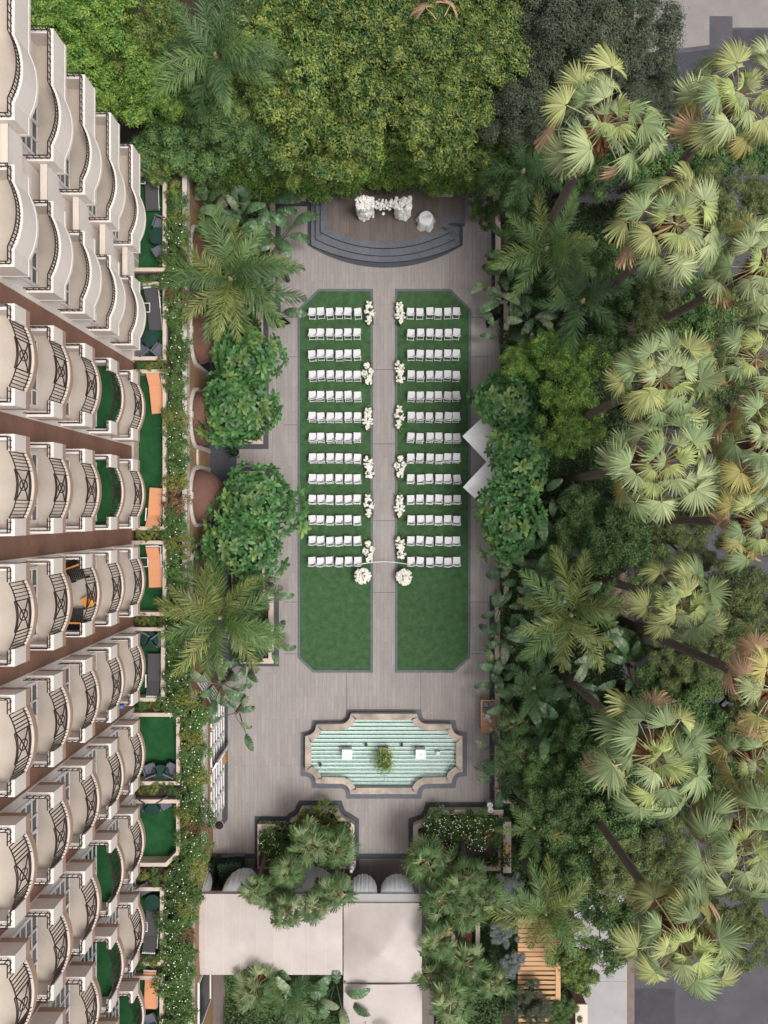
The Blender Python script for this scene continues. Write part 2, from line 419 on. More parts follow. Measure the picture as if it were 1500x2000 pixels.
def wallpath(outer, inner, z0, z1):
    b = MB(); n = len(outer)
    vs = [(p[0],p[1],z) for z in (z0,z1) for q in (outer,inner) for p in q]; fs = []
    for i in range(n-1):
        j = i+1; fs += [(i,j,2*n+j,2*n+i),(n+j,n+i,3*n+i,3*n+j),(2*n+i,2*n+j,3*n+j,3*n+i),(j,i,n+i,n+j)]
    fs += [(0,n,3*n,2*n)[::-1],(n-1,2*n-1,4*n-1,3*n-1)]
    return b.add(vs, fs)
def balcony_open():
    y0, y1 = -1.475, 1.475; d = {}
    d['slab'] = MB().prism(footprint(y0,y1), -.31, -.02).mesh('balcony')
    d['floor'] = MB().prism(footprint(y0,y1,.10), -.02, 0).mesh('floor')
    cb = MB(); o_ = bow(-.015); i_ = bow(.11); n = len(o_)
    d['edge'] = wallpath(o_, i_, -.02, .035).mesh('edge_coping')
    piers = []
    for s in (-1, 1):
        q = [(0,s*1.475),(D_,s*1.475),(D_,s*CH),(D_-.18,s*CH),(D_-.18,s*1.295),(0,s*1.295)]
        piers.append(MB().prism(q, -.018, .78).mesh('pier'))
    d['piers'] = piers
    t = .09; d['rail'] = []
    br = bow(.055, 36); n = len(br)
    for s, lo, hi in ((-1,0,10),(1,26,36)):
        rl = MB(); p = [(.03,s*(1.475-t)),(D_-t,s*(1.475-t)),(D_-t,s*(CH+.01))]
        rl2 = ladder(p, .87, 1.08); rl.add(rl2.v, rl2.f)
        seg = br[lo:hi+1]
        for z in (.10, 1.05): rl.path([(p[0],p[1],z) for p in seg], .028)
        for i in range(lo, hi+1, 2):
            p = br[i]; rl.bar((p[0],p[1],.04),(p[0],p[1],1.05), .024); rl.bar((p[0],p[1],.045),(p[0]+.06,p[1],.045), .018)
        d['rail'].append(rl.mesh('railing'))
    pn = MB(); c = br[10:27]; m = len(c)
    for z in (.10, .20): pn.path([(p[0],p[1],z) for p in c], .028)
    top = lambda i: 1.14 - .0*abs(i-8)
    for dz in (0, -.1): pn.path([(p[0]+.0,p[1], 1.16+dz - .05*math.sin(PI*i/(m-1))) for i,p in enumerate(c)], .028)
    for e in (0, m-1): pn.bar((c[e][0],c[e][1],.04),(c[e][0],c[e][1],1.16), .03)
    for s in (1, -1):
        pn.path([(p[0],p[1], .20 + (.86 if s>0 else 0) + (-s)*.86*i/(m-1)) for i,p in enumerate(c)], .026)
    ov = []
    for k in range(20):
        tt = 2*PI*k/20; f = (m-1)/2 + math.cos(tt)*2.8; i0 = int(f); fr = f-i0
        ov.append((c[i0][0]*(1-fr)+c[i0+1][0]*fr, c[i0][1]*(1-fr)+c[i0+1][1]*fr, .63+.27*math.sin(tt)))
    pn.path(ov, .026, closed=True)
    d['panel'] = pn.mesh('rail_panel')
    return d
def balcony_solid(y0, y1):
    d = {}
    d['slab'] = MB().prism(footprint(y0,y1,.02), -.29, -.02).mesh('balcony')
    d['floor'] = MB().prism(footprint(y0,y1,.12), -.02, 0).mesh('floor')
    d['wall'] = wallpath(footprint(y0,y1,0), footprint(y0,y1,.15), -.31, .8).mesh('parapet')
    d['edge'] = wallpath(footprint(y0,y1,-.014), footprint(y0,y1,.001), -.33, -.2).mesh('base_moulding')
    p = footprint(y0,y1,.075); p[0] = (.03,p[0][1]); p[-1] = (.03,p[-1][1])
    d['rail'] = [ladder(p, .88, 1.10).mesh('railing')]
    return d
BO = balcony_open(); BB = balcony_solid(-1.475, 1.475); BA = balcony_solid(-1.475, 2.805)
TURF = {('C',1),('D',1),('H',1),('I',1),('J',0)}
BALC = {}
for r, yc in ROWS.items():
    for k, z in enumerate(ZK):
        if r == 'K' and k > 1: continue
        d = BA if r == 'A' else BB if r == 'B' else BO
        b = link('balcony', d['slab'], 'white_stucco' if r in 'AB' else 'fascia_brown', hotel, loc=(.002, yc, z)); BALC[r,k] = b
        link('floor', d['floor'], 'terrace_turf' if (r,k) in TURF else 'balcony_floor', b)
        link('edge_coping', d['edge'], 'cream_stucco' if r not in 'AB' else 'white_stucco', b)
        if 'wall' in d: link('parapet', d['wall'], 'white_stucco', b)
        for q in d.get('piers', ()): link('pier', q, 'white_stucco', b)
        for q in d['rail']: link('railing', q, 'iron', b)
        if 'panel' in d: link('rail_panel', d['panel'], 'iron', b)
for z in ZK:
    hp('linking_wall', MB().box(XW+.42, XW+.60, 10.04, 11.31, z-.5, z+.55), 'white_stucco')
    hp('linking_cap', MB().box(XW+.40, XW+.62, 10.041, 11.309, z+.551, z+.60), 'cream_stucco')

# ground floor block under the terraces
POD = [(-20,16.0),(-9.15,16.0),(-9.15,-8.1),(-8.3,-9.4),(-8.3,-15.3),(-8.9,-16.2),(-8.9,-34),(-20,-34)]
hp('ground_floor_wall', MB().prism(POD, 0.001, 4.66), 'tan_stucco')
hp('planter_coping', wallpath(offset(POD, .05)[1:7], offset(POD, -.16)[1:7], 4.661, 5.25), 'coping')
hp('end_wall', MB().box(XW+.05, -9.2, 15.72, 15.99, 4.661, 5.75), 'planter_cream')
SOIL_Z = 5.2
# terraces: floor corners measured on the photo at floor height 4.7
TZ = 4.70
def tpoly(y0, y1, xr, cham=0):
    a = P(xr, y0, TZ); b = P(xr, y1, TZ); x0 = XW + .1
    p = [(x0,a.y),(a.x,a.y)]
    p += [(b.x,b.y+cham),(b.x-cham,b.y)] if cham else [(b.x,b.y)]
    return p + [(x0,b.y)]
TERR = [(352,532,326,0),(566,702,326,0),(734,1028,326,0),(1062,1192,326,0),(1228,1356,323,0),(1392,1516,352,0),(1558,1672,352,.5),(1726,1862,321,0),(1896,2030,320,0)]
prev = None
for i,(y0,y1,xr,ch) in enumerate(TERR):
    pl = tpoly(y0,y1,xr,ch)
    hp('terrace_floor', MB().prism(pl, 4.661, TZ), 'terrace_turf')
    hp('terrace_wall', MB().ring(offset(pl,.17), pl, 4.661, 5.5), 'planter_cream')
    ya = pl[0][1]+.17; yb = pl[-1][1]-.17
    xo = pl[1][0]+.18
    xf = -9.33 if yb > -8.3 else (-8.48 if yb > -15.5 and ya < -9 else -9.07)
    hp('planter_bed', MB().box(min(xo,xf-.05), xf, yb, ya, 4.662, SOIL_Z-.004*(i%2)), 'soil')
    if prev is not None: hp('planter_bed', MB().box(XW+.05, xf, ya+.002, prev-.002, 4.663, SOIL_Z-.01), 'soil')
    prev = yb
# arched doors with domed awnings under the terrace edge
am = MB()
for a in range(0, 181, 9):
    if a < 180: am.bar((.06,1.42*math.cos(R(a)),3.1+1.42*math.sin(R(a))),(.06,1.42*math.cos(R(a+9)),3.1+1.42*math.sin(R(a+9))),.16,.14)
for s in (-1,1): am.bar((.06,s*1.42,0),(.06,s*1.42,3.1),.16,.14)
am.box(.0,.2,-.16,.16,4.42,4.70)
arch_me = am.mesh('door_arch')
dm = MB(); NT = 40; NP = 9
for j in range(NP+1):
    ph = R(90*j/NP)
    for i in range(NT+1):
        th = -PI/2 + PI*i/NT; rr = 1.3*(1 - .018*(i%2)*math.cos(ph))
        dm.v.append((.02+rr*math.cos(ph)*math.cos(th), rr*math.cos(ph)*math.sin(th), 2.75+1.35*math.sin(ph)))
for j in range(NP):
    for i in range(NT): a = j*(NT+1)+i; dm.f.append((a,a+1,a+NT+2,a+NT+1))
dm.path([(.02+1.3*math.cos(R(t)), 1.3*math.sin(R(t)), 2.72) for t in range(-90,91,10)], .03, .16)
dome_me = dm.mesh('awning')
for r in 'ABCDE':
    yc = ROWS[r] if r != 'A' else 12.4
    a = link('door_arch', arch_me, 'coping', hotel, loc=(-9.15-XW, yc, 0)); link('awning', dome_me, 'awning', a)
    dr = MB().box(.005,.05,-1.3,1.3,0,2.7); link('door', dr.mesh('door'), 'glass', hotel, loc=(-9.15-XW, yc, 0))
dg = obj('door', MB().box(0,.08,-.62,.62,0,2.9), 'coping', hotel, loc=(-9.15-XW, 2.66, 0))
obj('pane', MB().box(.081,.10,-.48,.48,.1,2.75), 'tan_stucco', dg)
# garden room windows on the projecting front
gw = MB(); GW, GH = .92, 3.3
gw.box(0,.08,-GW/2,-GW/2+.09,0,GH).box(0,.08,GW/2-.09,GW/2,0,GH)
for i in range(6): gw.box(.003,.07,-GW/2+.01,GW/2-.01, i*(GH-.1)/5, i*(GH-.1)/5+.1)
gw_me = gw.mesh('window'); gp_me = MB().box(.004,.03,-GW/2+.02,GW/2-.02,.02,GH-.02).mesh('pane')
for i in range(6):
    w = link('window', gw_me, 'window_frame', hotel, loc=(-8.3-XW, -9.95-i*.95, .45)); link('pane', gp_me, 'glass', w)
    if i in (2,): 
        w2 = link('open_casement', gw_me, 'window_frame', hotel, loc=(-8.2-XW, -9.95-i*.95-.45, .45), rot=(0,0,R(-28)), scale=(1,1,1)); link('pane', gp_me, 'glass', w2)
hp('window_sill', MB().box(-8.3,-8.1,-12.9,-12.3,.1,.9), 'tan_stucco')
ang = math.atan2(-1.3,.85); mid = ((-9.15-8.3)/2, (-8.1-9.4)/2)
for s in (-.38,.38):
    w = link('window', gw_me, 'window_frame', hotel, loc=(mid[0]-XW+.0+s*.55, mid[1]-s*.84, 1.3), rot=(0,0,ang+PI/2), scale=(1,.7,.6)); link('pane', gp_me, 'glass', w)
bw = MB().ring([(0,0),(2.4,0),(2.4,2.9),(0,2.9)], [(.08,.08),(2.32,.08),(2.32,2.82),(.08,2.82)], 0, .08)
w = obj('window', bw, 'window_frame', hotel, loc=(-8.9-XW, -24.9, .9), rot=(R(90),0,R(90))); obj('pane', MB().box(.05,2.35,.05,2.85,.01,.04), 'glass', w)
# wall lantern by the garden room
ln = thing('wall_lantern', 'iron wall lantern with white glass beside the garden room windows', 'lamp', P(428,1612,3)); 
obj('bracket', MB().tube([(-.5,.35,.1),(-.3,.3,.28),(0,.02,.3),(0,0,.12)], .03), 'iron', ln)
obj('lamp_glass', MB().lathe([(.02,.1),(.16,.02),(.2,-.12),(.12,-.34),(.0,-.36)], 10), 'linen', ln); obj('cap', MB().lathe([(0,.2),(.06,.14),(.21,-.02),(.2,-.04)], 10), 'iron', ln)

# ------------------------------------------------------------------ stage
stage = thing('wedding_stage', 'raised curved stage of brown decking with slate steps', 'stage', P(752,440))
S0 = P(752,440)
def stage_poly(xl, xr, ytop, ycorner, ybot, n=26):
    """straight sides, bowed front; pixels on the ground"""
    ch = (xr-xl)/2; sag = ybot-ycorner; r = (ch*ch+sag*sag)/(2*sag); cx = (xl+xr)/2; cy = ybot-r
    a = math.asin(ch/r); pts = [(cx+r*math.sin(a-2*a*i/n), cy+r*math.cos(a-2*a*i/n)) for i in range(n+1)]
    return [(xl,ytop),(xr,ytop)] + pts
def sp(name, mb, m): return obj(name, mb, m, stage, loc=(-S0.x,-S0.y,0))
sheet('paving_band', pxpoly(stage_poly(600.5,904,340,479,523)), .006, 'dark_stone')
LEV = [(608,897,480,513.5,.16,.148),(617.5,887,470,503,.32,.296),(627.5,876,459,490,.48,.44)]
zp = .007
for i,(xl,xr,yc_,yb,z,zz) in enumerate(LEV):
    full = stage_poly(xl,xr,340,yc_,yb); sp('step_core', MB().prism(pxpoly(full), zp, z-.03), 'dark_stone')
    # tread slabs laid along the bowed front and the left side
    inner = stage_poly(xl+13,xr-13,340,yc_-11,yb-13)
    o_ = pxpoly(full); n_ = pxpoly(inner); pts = list(range(2,len(o_)))
    for a in range(2, len(o_)-2, 2):
        b = min(a+2, len(o_)-1)
        q = [Vector(o_[j]) for j in range(a,b+1)] + [Vector(n_[j]) for j in range(b,a-1,-1)]
        c = sum(q, Vector((0,0)))/len(q); q = [tuple(c+(v-c)*.994) for v in q]
        sp('tread_stone', MB().prism(q, z-.03, z), 'step_stone')
    ys = [340, 372, 404, 436, yc_]
    for a in range(4):
        f0, f1 = ys[a]+.3, ys[a+1]-.3
        i1 = f1 if a < 3 else f1-9
        sp('tread_stone', MB().prism(pxpoly([(xl,f0),(xl+13,f0),(xl+13,i1),(xl,f1)]), z-.03, z), 'step_stone')
    ys = [444, (444+yc_)/2, yc_]
    for a in range(2):
        f0, f1 = ys[a]+.3, ys[a+1]-.3; i1 = f1 if a < 1 else f1-9
        sp('tread_stone', MB().prism(pxpoly([(xr,f0),(xr-13,f0),(xr-13,i1),(xr,f1)]), z-.03, z), 'step_stone')
    zp = z-.03
deck = sp('stage_deck', MB().prism(pxpoly(stage_poly(640,864,336,452,478)), .44, .484), 'stage_deck')
sp('side_platform', MB().prism(pxpoly([(864,383),(907,383),(907,442),(878,442),(864,448)]), .007, .486), 'step_stone')
sp('side_deck', MB().prism(pxpoly([(850,390),(903,390),(903,427),(850,427)]), .486, .492), 'stage_deck')

# ------------------------------------------------------------------ planters
def planter(name, pts, label, h=.5, wt=.2, bw=.26, cat='planter', z=.0, soil=True, m='planter_cream', bandz=.008):
    poly = pxpoly(pts, h); c = sum((Vector(p) for p in poly), Vector((0,0)))/len(poly)
    t = thing(name, label, cat, (c.x,c.y,0)); rel = [(p[0]-c.x,p[1]-c.y) for p in poly]
    inn = offset(rel, -wt)
    obj('planter_wall', MB().ring(rel, inn, .003, h-.05), m, t)
    obj('coping', MB().ring(offset(rel,.03), offset(rel,-wt-.03), h-.049, h), m, t)
    obj('soil', MB().prism(inn, .003, h-.12), 'soil', t)
    if bw: sheet('paving_band', offset(poly, bw), bandz, 'dark_stone')
    return t
planter('garden_planter', [(452,395),(536,395),(536,598),(512,598),(512,866),(452,866)], 'long cream planter left of the lawn between stage and doorway path')
planter('garden_planter', [(453,921),(515,921),(515,1163),(533,1163),(533,1295),(470,1295),(453,1260)], 'cream planter left of the lawn below the doorway path', bandz=.009)
rw = [(1010,400),(969,400),(969,592),(985,592),(985,1164),(968,1164),(968,1568),(1010,1568)]
rb = thing('garden_bed_wall', 'long low cream garden bed wall right of the lawn', 'wall', P(968,1000))
rq = [(x-rb.location.x,y-rb.location.y) for x,y in pxpoly(rw,.5)]; ri = offset(rq+[(9,-16),(9,16)][::1], -.2)[:8]
obj('wall', wallpath(rq, ri, .003, .45), 'planter_cream', rb); obj('coping', wallpath(offset(rq+[(9,-16),(9,16)],.03)[:8], offset(rq+[(9,-16),(9,16)],-.23)[:8], .451, .5), 'planter_cream', rb)
planter('garden_planter', [(380,290),(455,342),(494,386),(596,386),(596,290)], 'cream hedge planter left behind the stage', .55, bandz=.010)
planter('garden_planter', [(828,352),(857,379),(886,379),(886,330),(828,330)], 'small cream hedge planter right behind the stage', .9, bw=0)
LPL = [(504,1696),(504,1611),(562,1611)] + arc(562,1580,24,75,10,6)[0:] + [(588,1580),(659,1580)] + arc(684,1580,24,170,105,6) + [(691,1612),(691,1696)]
planter('curved_planter', LPL, 'scalloped cream planter with palms left of the tent path', .55, bandz=.011)
RPL = [(808,1700),(808,1613)] + arc(812,1583,27,80,8,6) + [(840,1583),(982,1583),(982,1700)]
planter('curved_planter', RPL, 'scalloped cream planter with white flowers right of the tent path', .55, bandz=.012)

# ------------------------------------------------------------------ fountain
def zf(x, y): return (590 + x/4.6875, 1380 + y/4.6875)
def fpoly():
    q = [(33,275)] + [(133-100*math.cos(R(t))*1.0 - 0, 170+105*math.sin(R(t))) for t in ()]
    # upper left quarter, clockwise in the picture from the left side
    L = [(33,275)]
    L += [(33+100*math.sin(R(t)), 170+105*math.cos(R(t))) for t in range(15,91,15)]
    L += [(340,166)]
    L += [(352+95*math.sin(R(t)), 72+95*math.cos(R(t))) for t in range(0,91,15)]
    up = L + [(1496-x, y) for x,y in L[::-1]]
    dn = [(x, 868-y) for x,y in up[::-1]]
    return [zf(x,y) for x,y in up + dn]
FZ = .5
fp_ = fpoly(); poly = pxpoly(fp_, FZ); fc = P(*zf(748,434))
fountain = thing('fountain', 'scalloped stone fountain basin with pale green water and spray pipes', 'fountain', (fc.x,fc.y,0))
rel = [(p[0]-fc.x,p[1]-fc.y) for p in poly]; inn = offset(rel,-.24)
obj('basin_wall', MB().ring(rel, inn, .012, FZ-.06), 'planter_cream', fountain)
obj('coping', MB().ring(offset(rel,.03), offset(rel,-.29), FZ-.059, FZ), 'stained_stone', fountain)
obj('basin_floor', MB().prism(inn, .012, .13), 'tile_mint', fountain)
wt = obj('water', MB().prism(offset(rel,-.243), .131, .36), 'water', fountain)
wt.data.polygons  # closed body of water
sheet('paving_band', offset(pxpoly(fp_),.27), .010, 'band_stone')
innx = np.array(inn)
def span(y):
    xs = []
    for i in range(len(inn)):
        (x0,y0),(x1,y1) = inn[i], inn[(i+1)%len(inn)]
        if (y0-y)*(y1-y) < 0: xs.append(x0+(x1-x0)*(y-y0)/(y1-y0))
    return (min(xs),max(xs)) if xs else None
for yy in (148,184,220,256,292,328,364,400,436,472,508,544,581,616,652,689,722):
    p = P(*zf(700,yy), .3); y = p.y-fc.y; sp_ = span(y)
    if not sp_: continue
    b = MB().tube([(sp_[0]+.02,y,.30),(sp_[1]-.02,y,.30)], .024, 6)
    x = sp_[0]+.1
    while x < sp_[1]: b.box(x-.02,x+.02,y-.028,y+.028,.29,.335); x += .27+.12*random.random()
    obj('spray_pipe', b, 'dark_metal', fountain)
for x0,x1 in ((365,456),(1040,1131)):
    a = P(*zf(x0,482),.75); c = P(*zf(x1,395),.75)
    pb = obj('pedestal', MB().box(a.x-fc.x,c.x-fc.x,a.y-fc.y,c.y-fc.y,.13,.75), 'tile_mint', fountain, bevel=.015)
    obj('nozzle', MB().tube([((a.x+c.x)/2-fc.x,(a.y+c.y)/2-fc.y,.752),((a.x+c.x)/2-fc.x+.03,(a.y+c.y)/2-fc.y,.85)], .02), 'dark_metal', fountain)
for x,y in ((585,357),(912,357),(166,541)):
    p = P(*zf(x,y),.4); obj('drain', MB().lathe([(0,.41),(.055,.41),(.075,.40),(.075,.14)], 14, (p.x-fc.x,p.y-fc.y,0)), 'dark_metal', fountain)
p = P(*zf(748,410),.4); obj('pedestal', MB().box(p.x-fc.x-.24,p.x-fc.x+.24,p.y-fc.y-.26,p.y-fc.y+.22,.13,.55), 'stained_stone', fountain)
p = P(*zf(1245,425),.35); obj('pump', MB().box(p.x-fc.x-.09,p.x-fc.x+.09,p.y-fc.y-.09,p.y-fc.y+.09,.13,.42), 'plastic_white', fountain)
cb = [P(*zf(x,y),.37)-Vector((fc.x,fc.y,0)) for x,y in ((1255,405),(1300,395),(1350,390),(1390,402),(1400,440),(1390,490),(1350,550),(1328,600))]
obj('cable', MB().tube(cb,.014,6), 'dark_metal', fountain)

# ------------------------------------------------------------------ chairs
ch_parts = []
sm = MB().box(-.178,.178,-.17,.20,.425,.465); ch_parts.append(('seat', sm.mesh('seat'), 'plastic_white', .014))
bk = MB(); n = 8
for i in range(n):
    x0 = -.178+.356*i/n; x1 = -.178+.356*(i+1)/n; f = lambda x: -.035*(1-(x/.178)**2)
    bk.add([(x0,-.205+f(x0),.56),(x1,-.205+f(x1),.56),(x1,-.25+f(x1),.80),(x0,-.25+f(x0),.80),(x0,-.18+f(x0),.56),(x1,-.18+f(x1),.56),(x1,-.222+f(x1),.805),(x0,-.222+f(x0),.805)],
           [(0,1,2,3),(5,4,7,6),(3,2,6,7),(1,0,4,5)] + ([(0,3,7,4)] if i == 0 else []) + ([(1,5,6,2)] if i == n-1 else []))
ch_parts.append(('backrest', bk.mesh('backrest'), 'plastic_white', 0))
for s in (-1,1):
    ch_parts.append(('leg', MB().bar((s*.192,-.235,.81),(s*.192,.20,0),.03,.034).mesh('leg'), 'plastic_white', 0))
    ch_parts.append(('leg', MB().bar((s*.165,.16,.42),(s*.165,-.30,0),.03,.034).mesh('leg'), 'plastic_white', 0))
ch_parts.append(('stretcher', MB().bar((-.18,-.275,.03),(.18,-.275,.03),.03).mesh('stretcher'), 'plastic_white', 0))
ch_parts.append(('stretcher', MB().bar((-.18,.16,.075),(.18,.16,.075),.03).mesh('stretcher'), 'plastic_white', 0))
ROWY = [608.5,649.5,691,731.5,772,812.5,853,893.5,934,974.5,1014.5,1055.5,1096]
CX = {'left': [698,680,662,644,626.5,609.5], 'right': [802.7,821,839.3,857,875,892]}
for ri, y in enumerate(ROWY):
    for side, xs in CX.items():
        for ci, x in enumerate(xs):
            p = P(x + random.uniform(-.9,.9) + (0 if side=='left' else (-.0)), y + random.uniform(-1.0,1.0), .5)
            pos = 'nearest the aisle' if ci == 0 else 'farthest from the aisle' if ci == 5 else '%s from the aisle' % ORD[ci]
            t = thing('folding_chair', 'white folding chair, %s, in the %s row from the stage, %s lawn' % (pos, ORD[ri], side), 'chair',
                      (p.x,p.y,.024), R(random.uniform(-4.5,4.5) + (1.5 if side=='left' else -1.0)), 'white ceremony chairs in rows on the lawn')
            for nm, me, m, bv in ch_parts: link(nm, me, m, t, bevel=0)

# ------------------------------------------------------------------ flowers
def blossoms(pts, size, seed=0, normals=None):
    """many-petalled low blossoms, joined"""
    r_ = np.random.default_rng(seed); V = []; Fc = []
    for i, p in enumerate(pts):
        s = size*r_.uniform(.75,1.25); nrm = Vector(normals[i]) if normals is not None else Vector((r_.normal(0,.4),r_.normal(0,.4),1))
        q = nrm.to_track_quat('Z','Y').to_matrix(); o = len(V); a0 = r_.uniform(0,6.28)
        V.append(tuple(Vector(p)+q@Vector((0,0,s*.25))))
        for k in range(7):
            t = a0+2*PI*k/7; rr = s*r_.uniform(.85,1.1); V.append(tuple(Vector(p)+q@Vector((rr*.55*math.cos(t+.3),rr*.55*math.sin(t+.3),s*.42)))); V.append(tuple(Vector(p)+q@Vector((rr*math.cos(t),rr*math.sin(t),s*.05))))
        for k in range(7):
            a = o+1+2*k; b = o+1+2*((k+1)%7); Fc += [(o,a,b),(a,a+1,b),(a+1,b+1,b)]
        bt = len(V); V.append(tuple(Vector(p)+q@Vector((0,0,-s*.6))))
        for k in range(7): Fc.append((o+2+2*((k+1)%7), o+2+2*k, bt))
    m_ = MB(); m_.v = V; m_.f = Fc; return m_
def leaf_quads(centers, normals, length, width, r_, fold=.25):
    """folded diamond leaves (2 quads... 4 tris); arrays -> verts, faces"""
    n = len(centers); centers = np.asarray(centers); N = np.asarray(normals); N = N/np.linalg.norm(N,axis=1,keepdims=True)
    a = r_.normal(size=(n,3)); T = a - N*(a*N).sum(1,keepdims=True); T /= np.linalg.norm(T,axis=1,keepdims=True); B = np.cross(N,T)
    L = (length*r_.uniform(.7,1.3,n))[:,None]; W = (width*r_.uniform(.75,1.25,n))[:,None]
    v = np.empty((n,4,3)); v[:,0] = centers - T*L*.5; v[:,1] = centers + B*W*.5 + N*W*fold - T*L*.05; v[:,2] = centers + T*L*.5 - N*L*.12; v[:,3] = centers - B*W*.5 + N*W*fold - T*L*.05
    i = np.arange(n)[:,None]*4; f = np.concatenate([i+np.array([[0,1,2]]), i+np.array([[0,2,3]])],1).reshape(-1,3)
    return v.reshape(-1,3), f
def sprig_mesh(name, pts, length, width, seed=0):
    r_ = np.random.default_rng(seed); nr = r_.normal(size=(len(pts),3))*.7 + np.array([0,0,.8])
    v, f = leaf_quads(pts, nr, length, width, r_); return np_mesh(name, v, f)
def aisle_flowers(seed):
    r_ = np.random.default_rng(seed); n = 62; y = r_.uniform(-.56,.56,n); w = .26*np.sqrt(np.clip(1-(y/.62)**2,0.1,1)); x = r_.uniform(-1,1,n)*w*(.85+.25*np.sin(y*9+seed)); z = .10+.32*np.sqrt(np.clip(1-(x/.3)**2,0,1))*r_.uniform(.6,1.1,n)
    pts = np.stack([x,y,z],1)
    g = np.concatenate([np.stack([r_.uniform(-.24,.24,150),r_.uniform(-.6,.6,150),r_.uniform(.02,.36,150)],1), np.stack([r_.normal(0,.1,20),r_.choice([-1,1],20)*r_.uniform(.55,.72,20),r_.uniform(.1,.35,20)],1)])
    return blossoms(pts, .068, seed).mesh('blossoms', False), sprig_mesh('foliage', g, .16, .05, seed)
AF = [aisle_flowers(s) for s in (1,2,3,4)]
AFP = {'left': [(721,612),(718,730),(718,818),(720,912),(720,988),(720,1077)], 'right': [(781,612),(780.5,726),(779.5,815),(781.5,911),(780,988),(782,1069)]}
for side, L in AFP.items():
    for i,(x,y) in enumerate(L):
        p = P(x,y,.25); t = thing('aisle_arrangement', 'long white flower arrangement on the %s edge of the aisle, %s from the stage' % (side, ORD[i]), 'flowers', (p.x,p.y,.03), R(random.uniform(-7,7)) + (PI if i%2 else 0), 'white flowers along the aisle')
        bm_, fm_ = AF[(i + (2 if side=='right' else 0)) % 4]; link('blossoms', bm_, 'flower_cream', t); link('foliage', fm_, 'ficus_dark', t)
for side, x, y in (('left',708,1126),('right',789,1127.5)):
    p = P(x,y,.7); r_ = np.random.default_rng(5 if side=='left' else 9)
    t = thing('round_arrangement', 'round dome of white flowers on an urn at the %s end of the aisle' % side, 'flowers', (p.x,p.y,.024), 0, 'round flower urns at the aisle end')
    obj('urn', MB().lathe([(.0,0),(.2,0),(.2,.05),(.08,.1),(.07,.25),(.22,.5),(.24,.52),(.0,.52)], 18), 'planter_cream', t, smooth=True)
    pts = []
    while len(pts) < 165:
        a = r_.uniform(0,6.28); q = math.sqrt(r_.uniform(0,1)); 
        if q < .5 and r_.random() < .45: continue
        pts.append((q*.41*math.cos(a), q*.41*math.sin(a), .5+.26*math.sqrt(1-q*q*.9)+r_.normal(0,.02)))
    obj('blossoms', blossoms(pts,.058,3), 'flower_cream', t)
    gp = [(r_.uniform(-.36,.36),r_.uniform(-.36,.36),.55+.1*r_.random()) for _ in range(160)] + [(.43*math.cos(a),.43*math.sin(a),.55) for a in r_.uniform(0,6.28,26)]
    link('foliage', sprig_mesh('foliage',np.array(gp),.15,.05,4), 'ficus_dark', t)
a = P(697,1103,.75); c = P(802,1103,.75); pts = [a.lerp(c,i/14) - Vector((0,0,.25*math.sin(PI*i/14))) + Vector((0,.14*math.sin(PI*i/14),0)) for i in range(15)]
tag(obj('aisle_ribbon', MB().tube(pts,.02,6), 'linen'), 'white ribbon strung across the aisle between the last chair rows', 'ribbon')

# flower arch on the stage: two tapering pillars and a thin garland bar
p0 = P(750,421,.48); t = thing('flower_arch', 'white flower arch with two blossom pillars on the stage', 'flower arch', (p0.x,p0.y,.484))
def pillar(cx, w0, w1, h, seed, n):
    r_ = np.random.default_rng(seed); pts = []; nr = []
    for _ in range(n):
        z = h*r_.random()**.85; w = w0+(w1-w0)*z/h; a = r_.uniform(0,6.28); q = r_.uniform(.75,1.05)
        pts.append((cx+w*q*math.cos(a), .30*q*math.sin(a), z)); nr.append((math.cos(a),math.sin(a),.8))
    for _ in range(n//4): pts.append((cx+r_.uniform(-w1,w1),r_.uniform(-.28,.28),h+r_.normal(0,.06))); nr.append((0,0,1))
    return blossoms(pts,.088,seed,nr), np.array([(q[0]*.96+cx*.04,q[1]*.9,q[2]) for q in pts])
Lp, lg = pillar(-.95,.38,.43,1.95,21,250); Rp, rg = pillar(.95,.38,.42,1.85,22,230)
r_ = np.random.default_rng(23); gp = [(x, r_.normal(0,.10), 1.62+.15*r_.normal()) for x in np.linspace(-.6,.6,75)]
obj('flower_pillar', Lp, 'flower_white', t); obj('flower_pillar', Rp, 'flower_white', t); obj('garland', blossoms(gp,.08,25), 'flower_white', t)
link('foliage', sprig_mesh('foliage', np.concatenate([lg,rg]),.14,.05,6), 'ficus_dark', t)
fr = MB()
for s in (-1,1): fr.bar((s*1.0,.12,0),(s*1.0,.12,1.75),.06)
fr.bar((-1.03,.12,1.62),(1.03,.12,1.62),.06); obj('frame', fr, 'pine', t)
